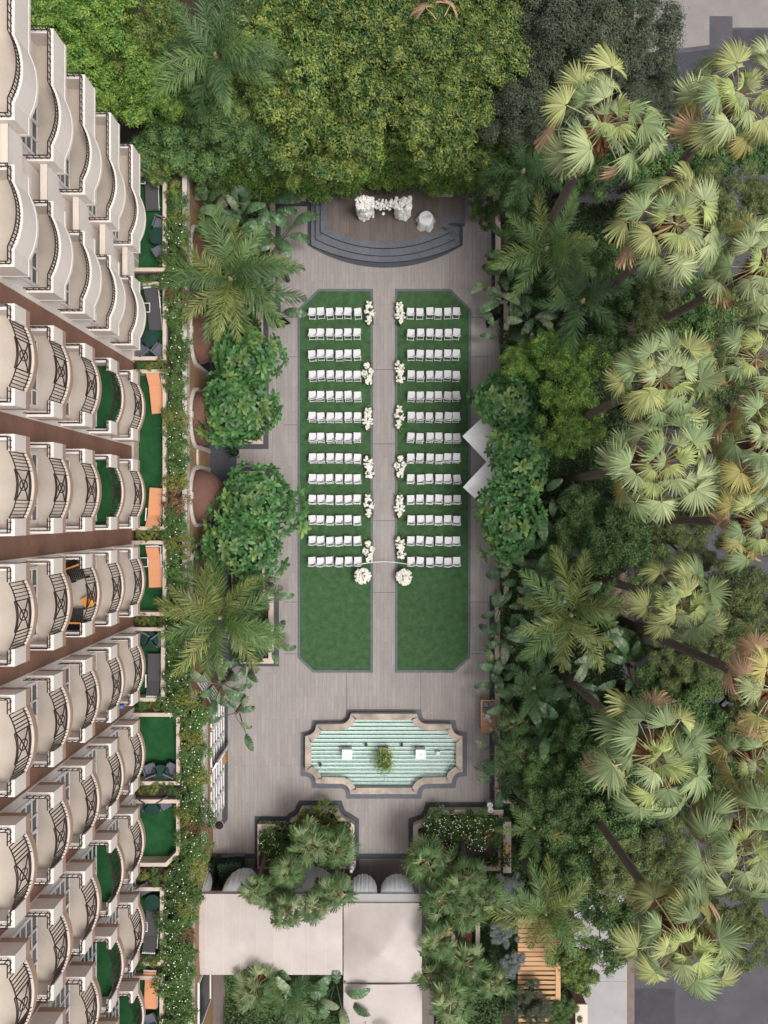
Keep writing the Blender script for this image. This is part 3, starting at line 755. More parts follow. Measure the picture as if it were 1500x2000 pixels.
# signing table
p = P(832,426,1.2); t = thing('signing_table', 'small round table under a white cloth beside the flower arch', 'table', (p.x,p.y,.492))
cl = MB(); n = 40; prof = [(.0,.76),(.32,.76),(.35,.745),(.38,.5),(.42,.25),(.46,.02)]
for j,(r,z) in enumerate(prof):
    for k in range(n):
        th = 2*PI*k/n; f = 1+(.10*math.sin(5*th+.6)+.05*math.sin(9*th))*max(0,j-1)/4; sq = 1+(.10*abs(math.sin(2*th)))*max(0,j-1)/4
        cl.v.append((r*f*sq*math.cos(th), r*f*sq*math.sin(th), z))
for j in range(len(prof)-1):
    for k in range(n): cl.f.append((j*n+k,j*n+(k+1)%n,(j+1)*n+(k+1)%n,(j+1)*n+k))
obj('tablecloth', cl, 'linen', t, smooth=True)
obj('leg', MB().tube([(0,0,0),(0,0,.74)],.04), 'dark_metal', t)
bk_ = tag(obj('open_book', MB().box(-.13,-.005,-.09,.09,0,.02).box(.005,.13,-.09,.09,0,.02), 'plastic_white', loc=(p.x-.06,p.y+.0,1.256)), 'small open book on the signing table', 'book')
tag(obj('glass_bowl', MB().lathe([(.03,0),(.07,.02),(.09,.09),(.08,.09),(.05,.02)],14), 'sheer', loc=(p.x+.17,p.y+.05,1.256)), 'small glass bowl beside the book on the signing table', 'bowl')

# ------------------------------------------------------------------ service table at the garden edge
a = P(939,1431,.9); c = P(967,1367,.9); t = thing('service_table', 'wooden service table with glasses at the right garden edge', 'table', ((a.x+c.x)/2,(a.y+c.y)/2,0))
hx, hy = (c.x-a.x)/2, (c.y-a.y)/2
obj('table_top', MB().box(-hx,hx,-hy,hy,.84,.9), 'table_wood', t, bevel=.01); obj('rim', MB().ring([(-hx,-hy),(hx,-hy),(hx,hy),(-hx,hy)],[(-hx+.05,-hy+.05),(hx-.05,-hy+.05),(hx-.05,hy-.05),(-hx+.05,hy-.05)],.901,.93), 'table_wood', t)
for sx in (-1,1):
    for sy in (-1,1): obj('leg', MB().box(sx*hx*.85-.03,sx*hx*.85+.03,sy*hy*.92-.03,sy*hy*.92+.03,0,.84), 'table_wood', t)
tx, ty = t.location.x, t.location.y
for i,(x,y) in enumerate(((-.13,.62),(.16,.62),(-.13,.32),(.16,.32))):
    ck = MB(); 
    for q in range(6): ck.box(-.13+.052*q-.004,-.13+.052*q+.004,-.13,.13,0,.1).box(-.13,.13,-.13+.052*q-.004,-.13+.052*q+.004,0,.1)
    k = thing('glass_crate', 'grey glass rack at the %s corner of the service table' % ('upper left','upper right','inner left','inner right')[i], 'rack', (tx+x,ty+y,.902), 0, 'glass racks on the service table')
    obj('rack', ck, 'wicker', k)
    gm = MB()
    for q in range(25): gm.lathe([(.012,.0),(.018,.11),(.014,.11)],6,(-.104+.052*(q%5),-.104+.052*(q//5),0))
    obj('glasses', gm, 'plastic_white', k)
for i,(x,y,r,h,mm,lb) in enumerate(((-.04,.03,.14,.26,'sheer','large pale drinks dispenser on the service table'),(.14,-.62,.085,.22,'sheer','small pale jar at the lower end of the service table'),(.1,-.2,.09,.2,'sheer','green glass jug in the middle of the service table'))):
    tag(obj('drinks_jar', MB().lathe([(r*.8,0),(r,.02),(r,h-.03),(r*.85,h),(r*.8,h-.02),(r*.78,h-.06),(0,h-.06)],18), mm, loc=(tx+x,ty+y,.902), smooth=True), lb, 'jar')
for i,(x,y) in enumerate(((-.22,.16),(-.25,-.06),(-.18,-.10),(0.0,-.16),(-.04,-.37),(-.02,-.56),(.2,-.12))):
    tag(obj('cup', MB().lathe([(.025,0),(.038,.09),(.03,.09),(.02,.01)],10), 'plastic_white', loc=(tx+x,ty+y,.902)), 'small white cup on the service table, %s from its top end' % ORD[i], 'cup', 'white cups on the service table')
# white bins in the corner of the right planter
for i,(x,y) in enumerate(((957,1573),(958,1583))):
    p = P(x,y,.7); tag(obj('litter_bin', MB().lathe([(0,0),(.13,0),(.15,.65),(.16,.68),(.13,.7),(.06,.69),(.06,.6),(0,.6)],18), 'plastic_white', loc=(p.x,p.y,.012), smooth=True), 'white round bin at the planter corner, %s of the pair' % ('upper','lower')[i], 'bin', 'white bins')

# ------------------------------------------------------------------ speakers under black covers, white umbrellas, black urn
for lb,x,y,rz in (('left',548,628,20),('right',958,622,160)):
    p = P(x,y,0); t = thing('speaker_stand', 'black fabric covered speaker stand at the %s of the front rows' % lb, 'speaker', (p.x,p.y,.02), R(rz), 'covered speaker stands')
    cv = MB(); base = [(.55*math.cos(R(90+120*k)),.55*math.sin(R(90+120*k)),0) for k in range(3)]; top = [(.16*math.cos(R(90+120*k)),.16*math.sin(R(90+120*k)),1.5) for k in range(3)]
    cv.add(base+top, [(0,1,4,3),(1,2,5,4),(2,0,3,5),(3,4,5)]); obj('stand_cover', cv, 'black_fabric', t)
    obj('speaker_box', MB().box(-.17,.17,-.15,.15,1.5,2.05), 'black_fabric', t, bevel=.03)
p = P(456,882,.6); t = thing('urn', 'black urn with dark leaves beside the doorway', 'urn', (p.x,p.y,.006)); obj('pot', MB().lathe([(0,0),(.16,0),(.24,.3),(.2,.48),(.24,.5),(.18,.5),(0,.42)],18), 'black_fabric', t, smooth=True)
link('foliage', sprig_mesh('foliage', np.array([(random.gauss(0,.12),random.gauss(0,.12),random.uniform(.5,.85)) for _ in range(90)]),.25,.08,3), 'hedge', t)
for i,(x,y,rz) in enumerate(((967,853,43),(968,949,47))):
    p = P(x,y,2.6); t = thing('market_umbrella', '%s of two white square umbrellas half under the tree right of the lawn' % ('upper','lower')[i], 'umbrella', (p.x,p.y,0), R(rz), 'white umbrellas')
    s = 1.12; cn = MB().add([(-s,-s,2.4),(s,-s,2.4),(s,s,2.4),(-s,s,2.4),(0,0,2.95),(0,-s,2.42),(s,0,2.42),(0,s,2.42),(-s,0,2.42)], [(0,5,4),(5,1,4),(1,6,4),(6,2,4),(2,7,4),(7,3,4),(3,8,4),(8,0,4)])
    obj('canopy', cn, 'linen', t); obj('valance', MB().ring([(-s,-s),(s,-s),(s,s),(-s,s)],[(-s+.01,-s+.01),(s-.01,-s+.01),(s-.01,s-.01),(-s+.01,s-.01)],2.25,2.4), 'linen', t)
    obj('pole', MB().tube([(0,0,0),(0,0,2.95)],.03), 'pine', t); obj('base', MB().lathe([(0,0),(.3,0),(.3,.06),(.06,.1),(0,.1)],16), 'dark_metal', t)

# ------------------------------------------------------------------ tents
TZ1 = 3.2
a = P(371,1904,TZ1); c = P(669,1746,TZ1)
t = thing('marquee', 'long pale beige marquee roof below the garden room', 'tent', ((a.x+c.x)/2,(a.y+c.y)/2,0))
hx, hy = (c.x-a.x)/2, (c.y-a.y)/2; rf = MB(); nx, ny = 26, 14
def roofz(u, v): return TZ1 + .28*math.sin(PI*v)**.8 + .03*math.sin(u*PI*8)**2*math.sin(PI*v) - (.10*math.exp(-((u-.72)/.1)**2-((v-.18)/.12)**2))
for j in range(ny+1):
    for i in range(nx+1): rf.v.append((-hx+2*hx*i/nx, -hy+2*hy*j/ny, roofz(i/nx,j/ny)))
for j in range(ny):
    for i in range(nx): q = j*(nx+1)+i; rf.f.append((q,q+1,q+nx+2,q+nx+1))
obj('roof', rf, 'tent_canvas', t, smooth=True); obj('valance', MB().ring([(-hx,-hy),(hx,-hy),(hx,hy),(-hx,hy)],[(-hx+.02,-hy+.02),(hx-.02,-hy+.02),(hx-.02,hy-.02),(-hx+.02,hy-.02)],TZ1-.35,TZ1-.005), 'tent_canvas', t)
sm_ = MB()
for i in range(1,9):
    u = i/9; sm_.path([(-hx+2*hx*u,-hy+2*hy*v/10,roofz(u,v/10)+.006) for v in range(11)], .02, .012)
obj('seam', sm_, 'tent_seam', t)
for sx in (-1,-.33,.33,1):
    for sy in (-1,1): obj('post', MB().tube([(sx*hx*.98,sy*hy*.97,0),(sx*hx*.98,sy*hy*.97,TZ1)],.05), 'white_paint', t)
t2z = 3.25
def tent(name, label, x0, x1, y0, y1, kind, north=True):
    a = P(x0,y1,t2z); c = P(x1,y0,t2z); t = thing(name, label, 'tent', ((a.x+c.x)/2,(a.y+c.y)/2,0)); hx,hy = (c.x-a.x)/2,(c.y-a.y)/2
    rf = MB(); n = 24
    for j in range(n+1):
        for i in range(n+1):
            u,v = i/n*2-1, j/n*2-1
            z = t2z + ((1.05*max(0,1-(abs(u)**5+abs(v)**5)**.2)) if kind == 'peak' else .14*math.sqrt(max(0,1-u*u*.96))+.05*math.sin(PI*(v+1)/2))
            rf.v.append((hx*u,hy*v,z))
    for j in range(n):
        for i in range(n): q = j*(n+1)+i; rf.f.append((q,q+1,q+n+2,q+n+1))
    obj('roof', rf, 'tent_canvas', t, smooth=True)
    obj('valance', MB().ring([(-hx,-hy),(hx,-hy),(hx,hy),(-hx,hy)],[(-hx+.02,-hy+.02),(hx-.02,-hy+.02),(hx-.02,hy-.02),(-hx+.02,hy-.02)],t2z-.4,t2z-.004), 'tent_canvas', t)
    for sx in (-1,1):
        for sy in (-1,1): obj('post', MB().tube([(sx*hx*.97,sy*hy*.97,0),(sx*hx*.97,sy*hy*.97,t2z)],.05), 'white_paint', t)
    return t
tent('peaked_tent', 'peaked pale tent roof at the end of the garden path', 671, 824, 1764, 1919, 'peak')
tent('barrel_tent', 'rounded pale tent roof behind the peaked one', 671, 824, 1920, 2060, 'barrel')
p = P(748,1754,3.1); tag(obj('gutter_canopy', MB().box(-1.95,1.95,-.22,.22,-.03,.03), 'concrete', loc=(p.x,p.y,3.1)), 'narrow grey canvas strip in front of the peaked tent', 'awning')
# gathered white curtains swagging from the tent edges
def drape(name, label, x0, x1, yt, ztop, drop, bulge, zr):
    a = P(x0,yt,ztop); c = P(x1,yt,ztop); W = c.x-a.x; b = MB(); nu, nv = 44, 10
    for j in range(nv+1):
        v = j/nv
        for i in range(nu+1):
            u = i/nu; e = math.sqrt(max(0,1-(2*u-1)**2)); fold = (.014*math.sin(u*44)+.010*math.sin(u*71+1))*(.4+v)
            b.v.append((W*u, bulge*e*math.sin(v*PI/2)+fold*e, -drop*(v**1.4)*(.15+.85*e)))
    for j in range(nv):
        for i in range(nu): q = j*(nu+1)+i; b.f.append((q,q+1,q+nu+2,q+nu+1))
    return tag(obj(name, b, 'sheer', loc=(a.x,a.y,ztop), smooth=True), label, 'curtain', 'white tent curtains')
drape('tent_curtain', 'white gathered curtain left of the path at the peaked tent', 680, 737, 1745, 3.0, 1.3, .42, 0)
drape('tent_curtain', 'white gathered curtain right of the path at the peaked tent', 743, 810, 1745, 3.0, 1.3, .42, 0)
drape('tent_curtain', 'white gathered curtain at the marquee between hedge boxes and palms', 432, 505, 1745, 3.0, 1.6, .6, 0)
drape('tent_curtain', 'white gathered curtain on the marquee behind the hedge boxes', 368, 410, 1745, 3.0, 1.6, .45, 0)
drape('tent_curtain', 'white gathered curtain behind the small palms at the marquee', 510, 660, 1745, 3.0, 1.8, .7, 0)
# white statue by the planter
p = P(686,1700,1.4); t = thing('garden_statue', 'small white statue on the planter beside the tent path', 'statue', (p.x,p.y,.012))
obj('plinth', MB().box(-.2,.2,-.2,.2,0,.7), 'planter_cream', t, bevel=.02); obj('figure', MB().lathe([(0,.7),(.16,.71),(.13,.85),(.09,1.0),(.15,1.15),(.13,1.28),(.05,1.33),(.09,1.4),(.09,1.5),(.04,1.56),(0,1.57)],14), 'linen', t, smooth=True)
# clipped hedge boxes
def shell_leaves(name, x, y, z, n, seed):
    r_ = np.random.default_rng(seed); pts = r_.uniform(-1,1,(n,3)); ax = r_.integers(0,5,n); 
    for i in range(n):
        k = (0,0,1,1,2)[ax[i]]; pts[i,k] = 1 if k == 2 else r_.choice([-1,1])
    nr = np.sign(pts)*(np.abs(pts)>.999) + r_.normal(0,.4,(n,3)); pts = pts*np.array([x,y,z]) + r_.normal(0,.025,(n,3))
    v,f = leaf_quads(pts, nr, .09, .05, r_); return np_mesh(name, v, f)
for i,(x,y,sx,sy) in enumerate(((398,1712,.50,.62),(450,1710,.62,.62))):
    p = P(x,y,1.3); t = thing('hedge_box', 'dark clipped hedge box, %s of two by the marquee' % ('left','right')[i], 'hedge', (p.x,p.y,.012), R((8,4)[i]), 'clipped hedge boxes')
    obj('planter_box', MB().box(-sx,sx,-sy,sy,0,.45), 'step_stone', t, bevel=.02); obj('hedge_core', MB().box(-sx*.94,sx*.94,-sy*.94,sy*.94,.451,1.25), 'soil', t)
    link('foliage', shell_leaves('foliage',sx*.97,sy*.97,.42,5200,i), 'hedge', t, loc=(0,0,.87))

# ------------------------------------------------------------------ wooden walkway roof, red bench, orange post at lower right
p = P(1053,1910,2.6); t = thing('slatted_pergola', 'tan wooden slatted pergola roof beside the grey shrubs', 'pergola', (p.x,p.y,0))
y = P(0,1800,2.6).y-p.y; yend = P(0,2030,2.6).y-p.y; k = 0; hw_ = P(1095,0,2.6).x-P(1012,0,2.6).x
while y > yend:
    gap = .23 if k < 14 else .27
    obj('slat', MB().box(-hw_/2,hw_/2,-.075 if k > 10 else -.095,.075 if k > 10 else .095,2.5,2.6), 'pine', t, loc=(0,y,0), rot=(0,0,R(random.uniform(-.8,.8)))); y -= gap; k += 1
for s in (-1,1): obj('beam', MB().box(s*hw_/2*.9-.05,s*hw_/2*.9+.05,yend,3.0,2.3,2.499), 'pine', t)
obj('edge_board', MB().box(hw_/2-.24,hw_/2-.0,yend,.6,2.602,2.64), 'pine', t)
for s in (-1,1):
    for yy in (-2.6,2.6): obj('post', MB().box(s*hw_/2*.9-.06,s*hw_/2*.9+.06,yy-.06,yy+.06,0,2.3), 'pine', t)
a = P(889,1849,.5); c = P(922,1722,.5); t = thing('red_bench', 'red slatted garden bench inside a cream planter frame', 'bench', ((a.x+c.x)/2,(a.y+c.y)/2,0)); hx,hy = (c.x-a.x)/2,(c.y-a.y)/2
for i in range(9): x = -hx+.06+i*(2*hx-.12)/8; obj('slat', MB().box(x-.04,x+.04,-hy,hy,.42,.46), 'red_wood', t)
for s in (-1,0,1): obj('support', MB().box(-hx+.05,hx-.05,s*hy*.8-.05,s*hy*.8+.05,0,.418), 'planter_cream', t)
hx += .3; tag(obj('low_wall', MB().ring([(-hx,-hy-.4),(hx,-hy-.4),(hx,hy+.2),(-hx,hy+.2)],[(-hx+.2,-hy-.05),(hx-.22,-hy-.05),(hx-.22,hy),(-hx+.2,hy)],.0,.55), 'planter_cream', loc=t.location+Vector((.1,0,.0))), 'low cream wall round the red bench', 'wall')
p = P(1033,1655,1); tag(obj('garden_wall', MB().box(-.2,.2,-1.3,1.3,-.05,1.0), 'planter_cream', loc=(p.x-1.1,p.y,0)), 'short cream garden wall beside the flowering planter', 'wall')
p = P(990,1658,1.2); t = thing('orange_post', 'small orange post beside the grey garden steps', 'post', (p.x,p.y,0)); obj('post', MB().box(-.05,.05,-.22,.22,0,1.2), 'orange_wood', t, bevel=.01); obj('cap', MB().box(-.07,.07,-.24,.24,1.2,1.24), 'orange_wood', t)
p = P(1005,1668,.3); t = thing('garden_steps', 'grey stone garden steps right of the orange post', 'steps', (p.x,p.y,0))
for i in range(4): obj('step', MB().box(-.45,.45,.3-i*.2-.09,.3-i*.2+.09,0,.5-.1*i), 'concrete', t)
p = P(1135,1975,1.8); t = thing('gate_pillar', 'cream gate pillar with brown cheek at the pavement edge', 'pillar', (p.x,p.y,0)); obj('pillar', MB().box(-.26,.26,-2,.35,-.05,1.8), 'brown_stucco', t); obj('cap', MB().box(-.3,.3,-2.04,.39,1.8,1.9), 'cream_stucco', t)
# garden fence posts and wall at the right bed
p = P(975,1525,.6); t = thing('garden_rail', 'white garden rail of upright bars by the lower right bed', 'railing', (p.x,p.y,0))
for i in range(5): obj('baluster', MB().box(-.14+i*.11-.02,-.14+i*.11+.02,-.35,.35,.45,.55), 'planter_cream', t)
obj('rail', MB().box(-.22,1.2,-.62,-.4,0,.75), 'planter_cream', t)

# ------------------------------------------------------------------ terrace furniture
def lounger_parts(cm):
    L = []
    fr = MB().bar((-.29,-.95,.30),(-.29,.95,.30),.045).bar((.29,-.95,.30),(.29,.95,.30),.045)
    for y in (-.93,0,.3,.93): fr.bar((-.29,y,.30),(.29,y,.30),.035)
    L.append(('frame', fr.mesh('frame'), 'white_paint'))
    L.append(('mattress', MB().box(-.29,.29,-.95,.36,.33,.41).mesh('mattress'), cm))
    q = Matrix.Translation((0,.37,.37)) @ Matrix.Rotation(R(32),4,'X'); L.append(('back_cushion', MB().box(-.29,.29,0,.64,-.02,.06,q).mesh('back_cushion'), cm))
    bf = MB()
    for i in range(7): bf.box(-.27+i*.09-.012,-.27+i*.09+.012,.52,.70,-.05,-.022,q)
    bf.box(-.3,.3,.68,.72,-.05,-.01,q); L.append(('back_frame', bf.mesh('back_frame'), 'white_paint'))
    for sx in (-1,1):
        for y in (-.8,.75): L.append(('leg', MB().bar((sx*.29,y,.3),(sx*.31,y+.06,0),.04).mesh('leg'), 'white_paint'))
    L.append(('armrest', MB().bar((.35,.0,.52),(.35,.6,.52),.05,.03).bar((.35,.05,.3),(.35,.05,.52),.03).bar((.35,.55,.3),(.35,.55,.52),.03).mesh('armrest'), 'white_paint'))
    return L
LOUNG = {c: lounger_parts('cushion_'+c) for c in ('dark','orange')}
def lounger(x, y, rz, c, label):
    p = P(x,y,TZ+.3); t = thing('sun_lounger', label, 'sun lounger', (p.x,p.y,TZ), R(rz), 'terrace sun loungers')
    for nm,me,m in LOUNG[c]: link(nm, me, m, t)
lounger(297,371,2,'dark','dark grey sun lounger on the topmost terrace by the trees')
lounger(301,606,5,'dark','dark grey sun lounger on the terrace second from the top')
lounger(306,768,6,'orange','orange sun lounger at the upper end of the longest terrace')
lounger(303,993,176,'orange','orange sun lounger at the lower end of the longest terrace')
lounger(303,1107,2,'orange','orange sun lounger alone on the short terrace with a side table')
lounger(302,1316,180,'dark','dark grey sun lounger on the terrace with chairs hidden in shrubs')
lounger(297,1812,177,'dark','dark grey sun lounger on the terrace beside the marquee')
lounger(296,1928,-2,'orange','orange sun lounger on the lowest terrace')
def side_table(x, y, label):
    p = P(x,y,TZ+.4); t = thing('side_table', label, 'table', (p.x,p.y,TZ), 0, 'white terrace side tables')
    obj('table_top', MB().box(-.2,.2,-.2,.2,.40,.42), 'glass_top', t); obj('frame', MB().ring([(-.22,-.22),(.22,-.22),(.22,.22),(-.22,.22)],[(-.19,-.19),(.19,-.19),(.19,.19),(-.19,.19)],.38,.43).bar((-.2,-.2,.36),(.2,.2,.36),.02).bar((-.2,.2,.34),(.2,-.2,.34),.02), 'white_paint', t)
    for sx in (-1,1):
        for sy in (-1,1): obj('leg', MB().bar((sx*.2,sy*.2,0),(sx*.2,sy*.2,.38),.025), 'white_paint', t)
side_table(275,350,'white side table beside the lounger on the topmost terrace')
side_table(284,601,'white side table beside the lounger on the second terrace')
side_table(280,1098,'white side table beside the lone orange lounger')
side_table(279,1810,'white side table beside the lounger next to the marquee')
side_table(273,1900,'white side table on the lowest terrace')
ac = {}
ac['seat'] = MB().box(-.26,.26,-.25,.25,.38,.44).mesh('seat'); ac['backrest'] = MB().box(-.26,.26,-.30,-.24,.44,.80).box(-.30,-.25,-.28,.22,.44,.62).box(.25,.30,-.28,.22,.44,.62).mesh('backrest')
lg_ = [MB().bar((sx*.25,sy*.23,0),(sx*.25,sy*.23,.38),.035).mesh('leg') for sx in (-1,1) for sy in (-1,1)]
def armchair(x, y, rz, label):
    p = P(x,y,TZ+.5); t = thing('terrace_armchair', label, 'chair', (p.x,p.y,TZ), R(rz), 'grey terrace armchairs')
    link('seat', ac['seat'], 'wicker', t); link('backrest', ac['backrest'], 'wicker', t)
    for l in lg_: link('leg', l, 'dark_metal', t)
def round_table(x, y, label):
    p = P(x,y,TZ+.5); t = thing('round_table', label, 'table', (p.x,p.y,TZ), 0, 'round glass terrace tables')
    obj('table_top', MB().lathe([(0,.60),(.38,.60),(.38,.62),(0,.62)],28), 'glass_top', t); obj('rim', MB().lathe([(.37,.59),(.40,.59),(.40,.63),(.37,.63)],28), 'dark_metal', t)
    for k in range(3): obj('leg', MB().bar((.05*math.cos(k*2.1),.05*math.sin(k*2.1),.58),(.32*math.cos(k*2.1),.32*math.sin(k*2.1),0),.03), 'dark_metal', t)
for a in ((312,437,160,'grey armchair above the round table on the topmost terrace'),(311,489,30,'grey armchair below the round table on the topmost terrace'),
          (277,684,40,'left grey armchair at the foot of the second terrace'),(312,684,-40,'right grey armchair at the foot of the second terrace'),
          (280,1246,150,'left grey armchair on the terrace half hidden by shrubs'),(313,1250,215,'right grey armchair on the terrace half hidden by shrubs'),
          (293,1503,20,'left grey armchair at the foot of the bare square terrace'),(336,1503,-25,'right grey armchair at the foot of the bare square terrace'),
          (274,1571,150,'left grey armchair at the head of the chamfered terrace'),(322,1570,210,'right grey armchair at the head of the chamfered terrace'),
          (281,1737,205,'grey armchair at the head of the terrace beside the marquee'),(293,1993,20,'grey armchair at the foot of the lowest terrace')): armchair(*a)
for a in ((309,462,'round glass table between two armchairs on the topmost terrace'),(292,662,'round glass table on the second terrace'),(294,1250,'round glass table on the terrace half hidden by shrubs'),
          (315,1509,'round glass table at the foot of the bare square terrace'),(298,1575,'round glass table at the head of the chamfered terrace'),(299,1762,'round glass table on the terrace beside the marquee')): round_table(*a)
# black slatted chairs, footstools and a low table on one balcony
zb = ZK[2]+.002
def slat_chair(x, y, rz, label):
    p = P(x,y,zb+.4); t = thing('slatted_chair', label, 'chair', (p.x,p.y,zb), R(rz), 'black slatted balcony chairs')
    for i in range(8): obj('slat', MB().box(-.26+i*.07,-.21+i*.07,-.3,.22,.36,.39), 'black_wood', t)
    q = Matrix.Translation((0,-.3,.37)) @ Matrix.Rotation(R(65),4,'X') @ Matrix.Scale(-1,4,(0,1,0))
    for i in range(8): obj('slat', MB().box(-.26+i*.07,-.21+i*.07,0,.5,-.015,.015,Matrix.Translation((0,-.32,.37)) @ Matrix.Rotation(R(112),4,'X')), 'black_wood', t)
    obj('crossbar', MB().box(-.3,.3,-.35,-.28,.38,.45), 'orange_wood', t)
    for sx in (-1,1):
        for sy in (-.26,.2): obj('leg', MB().box(sx*.27-.03,sx*.27+.03,sy-.03,sy+.03,0,.36), 'black_wood', t)
slat_chair(150,1122,200,'black slatted chair at the upper end of the furnished balcony')
slat_chair(147,1200,0,'black slatted chair at the lower end of the furnished balcony')
p = P(172,1175,zb+.3); t = thing('balcony_table', 'low orange wooden table between the black slatted chairs', 'table', (p.x,p.y,zb), R(35)); obj('table_top', MB().box(-.2,.2,-.2,.2,.3,.34), 'orange_wood', t)
for sx in (-1,1):
    for sy in (-1,1): obj('leg', MB().box(sx*.16-.02,sx*.16+.02,sy*.16-.02,sy*.16+.02,0,.3), 'orange_wood', t)
p = P(238,1380,ZK[0]+.9); tag(obj('blue_towel', MB().lathe([(0,.1),(.07,.09),(.1,0),(.05,-.12),(.0,-.14)],9), MATS and 'blue' if 'blue' in MATS else mat('blue',(.05,.2,.6),.8).name, loc=p), 'small blue cloth hanging on a balcony rail end', 'towel')

# ------------------------------------------------------------------ vegetation meshes
def crown_mesh(name, rad, flat, nl, ncl, nleaf, L, W, cr, seed, lobe=(.35,.6), sub_=0):
    r_ = np.random.default_rng(seed); lobes = []
    for i in range(nl):
        a = r_.uniform(0,6.28); q = rad*math.sqrt(r_.uniform(0,.55)); lr = rad*r_.uniform(*lobe)
        lobes.append((q*math.cos(a), q*math.sin(a), r_.uniform(-.35,.35)*rad*flat*(1-q/rad*.5)+.1*rad, lr))
    if sub_:                     # smaller boughs budding from the large ones: humps with dark creases between
        big = lobes; lobes = []
        for i in range(sub_):
            lb = big[r_.integers(len(big))]; d = r_.normal(size=3); d /= np.linalg.norm(d); d[2] = abs(d[2])*.9 if r_.random() < .85 else d[2]
            lobes.append((lb[0]+d[0]*lb[3]*.85, lb[1]+d[1]*lb[3]*.85, lb[2]+d[2]*lb[3]*.65+r_.normal(0,.24)*rad*.3, rad*r_.uniform(.08,.19)))
        nl = sub_
    lobes = np.array(lobes); C = []; Nn = []
    while len(C) < ncl:
        lb = lobes[r_.integers(nl)]; d = r_.normal(size=3); d /= np.linalg.norm(d)
        if d[2] < -.35: d[2] *= -1
        c = lb[:3] + d*np.array([1,1,.75])*lb[3]*r_.uniform(.74,1.16)
        inside = ((c[None,:]-lobes[:,:3])**2/np.array([1,1,.56])).sum(1) < (lobes[:,3]*.80)**2
        if inside.any() and r_.random() < .88: continue
        C.append(c); Nn.append(d)
    C = np.repeat(np.array(C),nleaf,0); Nn = np.repeat(np.array(Nn),nleaf,0); n = len(C)
    off = r_.normal(size=(n,3))*cr*np.array([1,1,.6]); pts = C+off
    nr = Nn*.35 + np.array([0,0,.6]) + off/cr*.4 + r_.normal(size=(n,3))*.3
    v,f = leaf_quads(pts, nr, L, W, r_); return np_mesh(name, v, f)
CR_BIG = [crown_mesh('crown',3.2,.6,26,1300,30,.14,.075,.13,s,(.24,.42),95) for s in (1,2,3)]
CR_MID = [crown_mesh('crown',2.0,.7,14,760,24,.125,.07,.115,s,(.35,.6),46) for s in (11,12,13)]
CR_FINE = [crown_mesh('crown',2.6,.7,20,1300,30,.12,.036,.12,s,(.28,.45),60) for s in (21,22)]
CR_SM = [crown_mesh('crown',.55,.8,6,44,26,.085,.048,.07,s,(.4,.7)) for s in (31,32,33,34)]
def limbs(h, r, reach, seed, n=5):
    rr = random.Random(seed); b = MB(); b.tube([(0,0,-.05),(rr.uniform(-.1,.1),rr.uniform(-.1,.1),h*.5),(0,0,h)],[r*1.25,r,r*.75],8)
    for k in range(n):
        a = 2*PI*k/n+rr.random(); z = h*rr.uniform(.55,.85); b.tube([(0,0,z),(reach*.5*math.cos(a),reach*.5*math.sin(a),z+reach*.35),(reach*math.cos(a),reach*math.sin(a),z+reach*.5)],[r*.55,r*.35,r*.15],6)
    return b
TREE_I = [0]
def tree(px, py, ztop, rad, m, pool, base_rad, label, name='broadleaf_tree', cat='tree', group=None, zs=1.0, flowers=None):
    i = TREE_I[0]; TREE_I[0] += 1; s = rad/base_rad; zc = ztop - .62*rad*zs
    p = P(px,py,zc); ex = max(0,p.x-12.2); t = thing(name, label, cat, (p.x-ex,p.y,0), 0, group)
    lb_ = limbs(max(.4,zc), .05+.045*rad, rad*.7, i); lb_.v = [(v[0]+ex*max(0,v[2]/max(.4,zc)), v[1], v[2]) for v in lb_.v]
    obj('trunk', lb_, 'bark', t)
    link('crown', pool[i%len(pool)], m, t, loc=(ex,0,zc), rot=(0,0,i*2.399), scale=(s*random.uniform(.95,1.05),s*random.uniform(.95,1.05),s*zs))
    return t
# feather fronds
def feather_mesh(L, e0, e1, seed, npair=58, ll=.62, lw=.021):
    r_ = np.random.default_rng(seed); n = 24; pts = [np.zeros(3)]; 
    for i in range(n):
        s = i/n; e = R(e0+(e1-e0)*s**.9); pts.append(pts[-1]+np.array([math.cos(e),.02*math.sin(s*3+seed),math.sin(e)])*L/n)
    pts = np.array(pts); V = []; F = []
    for i in range(n+1):
        w = .03*(1-i/n*.8); V += [pts[i]+[0,-w,0], pts[i]+[0,w,0], pts[i]+[0,0,w]]
    for i in range(n):
        a = 3*i; b = a+3; F += [(a,b,a+2),(b,b+2,a+2),(a+1,a+2,b+1),(b+1,a+2,b+2)]
    for j in range(npair):
        s = .13+.86*j/(npair-1); q = s*n; i = min(n-1,int(q)); f = q-i; p = pts[i]*(1-f)+pts[i+1]*f; tg = pts[i+1]-pts[i]; tg /= np.linalg.norm(tg)
        up = np.array([-tg[2],0,tg[0]]); up = up if up[2]>0 else -up
        l = ll*(math.sin(PI*min(1,s*.92+.1))**.6)*r_.uniform(.85,1.1)+.08
        for sd in (-1,1):
            an = R(60-34*s+r_.normal(0,10)); d = tg*math.cos(an)+np.array([0,sd,0])*math.sin(an); el = r_.normal(.15,.38); d1 = d+up*el; d1 /= np.linalg.norm(d1)
            m1 = p+d1*l*.5; d2 = d1-np.array([0,0,1])*(.45+.5*r_.random()); d2 /= np.linalg.norm(d2); e_ = m1+d2*l*.5
            wv = np.cross(d1,up); wv /= np.linalg.norm(wv)+1e-9; w = lw*(1-.3*s); o = len(V)
            V += [p-wv*w*.4, p+wv*w*.4, m1-wv*w, m1+wv*w, e_]; F += [(o,o+1,o+3),(o,o+3,o+2),(o+2,o+3,o+4)]
    return np_mesh('frond', np.array(V), np.array(F))
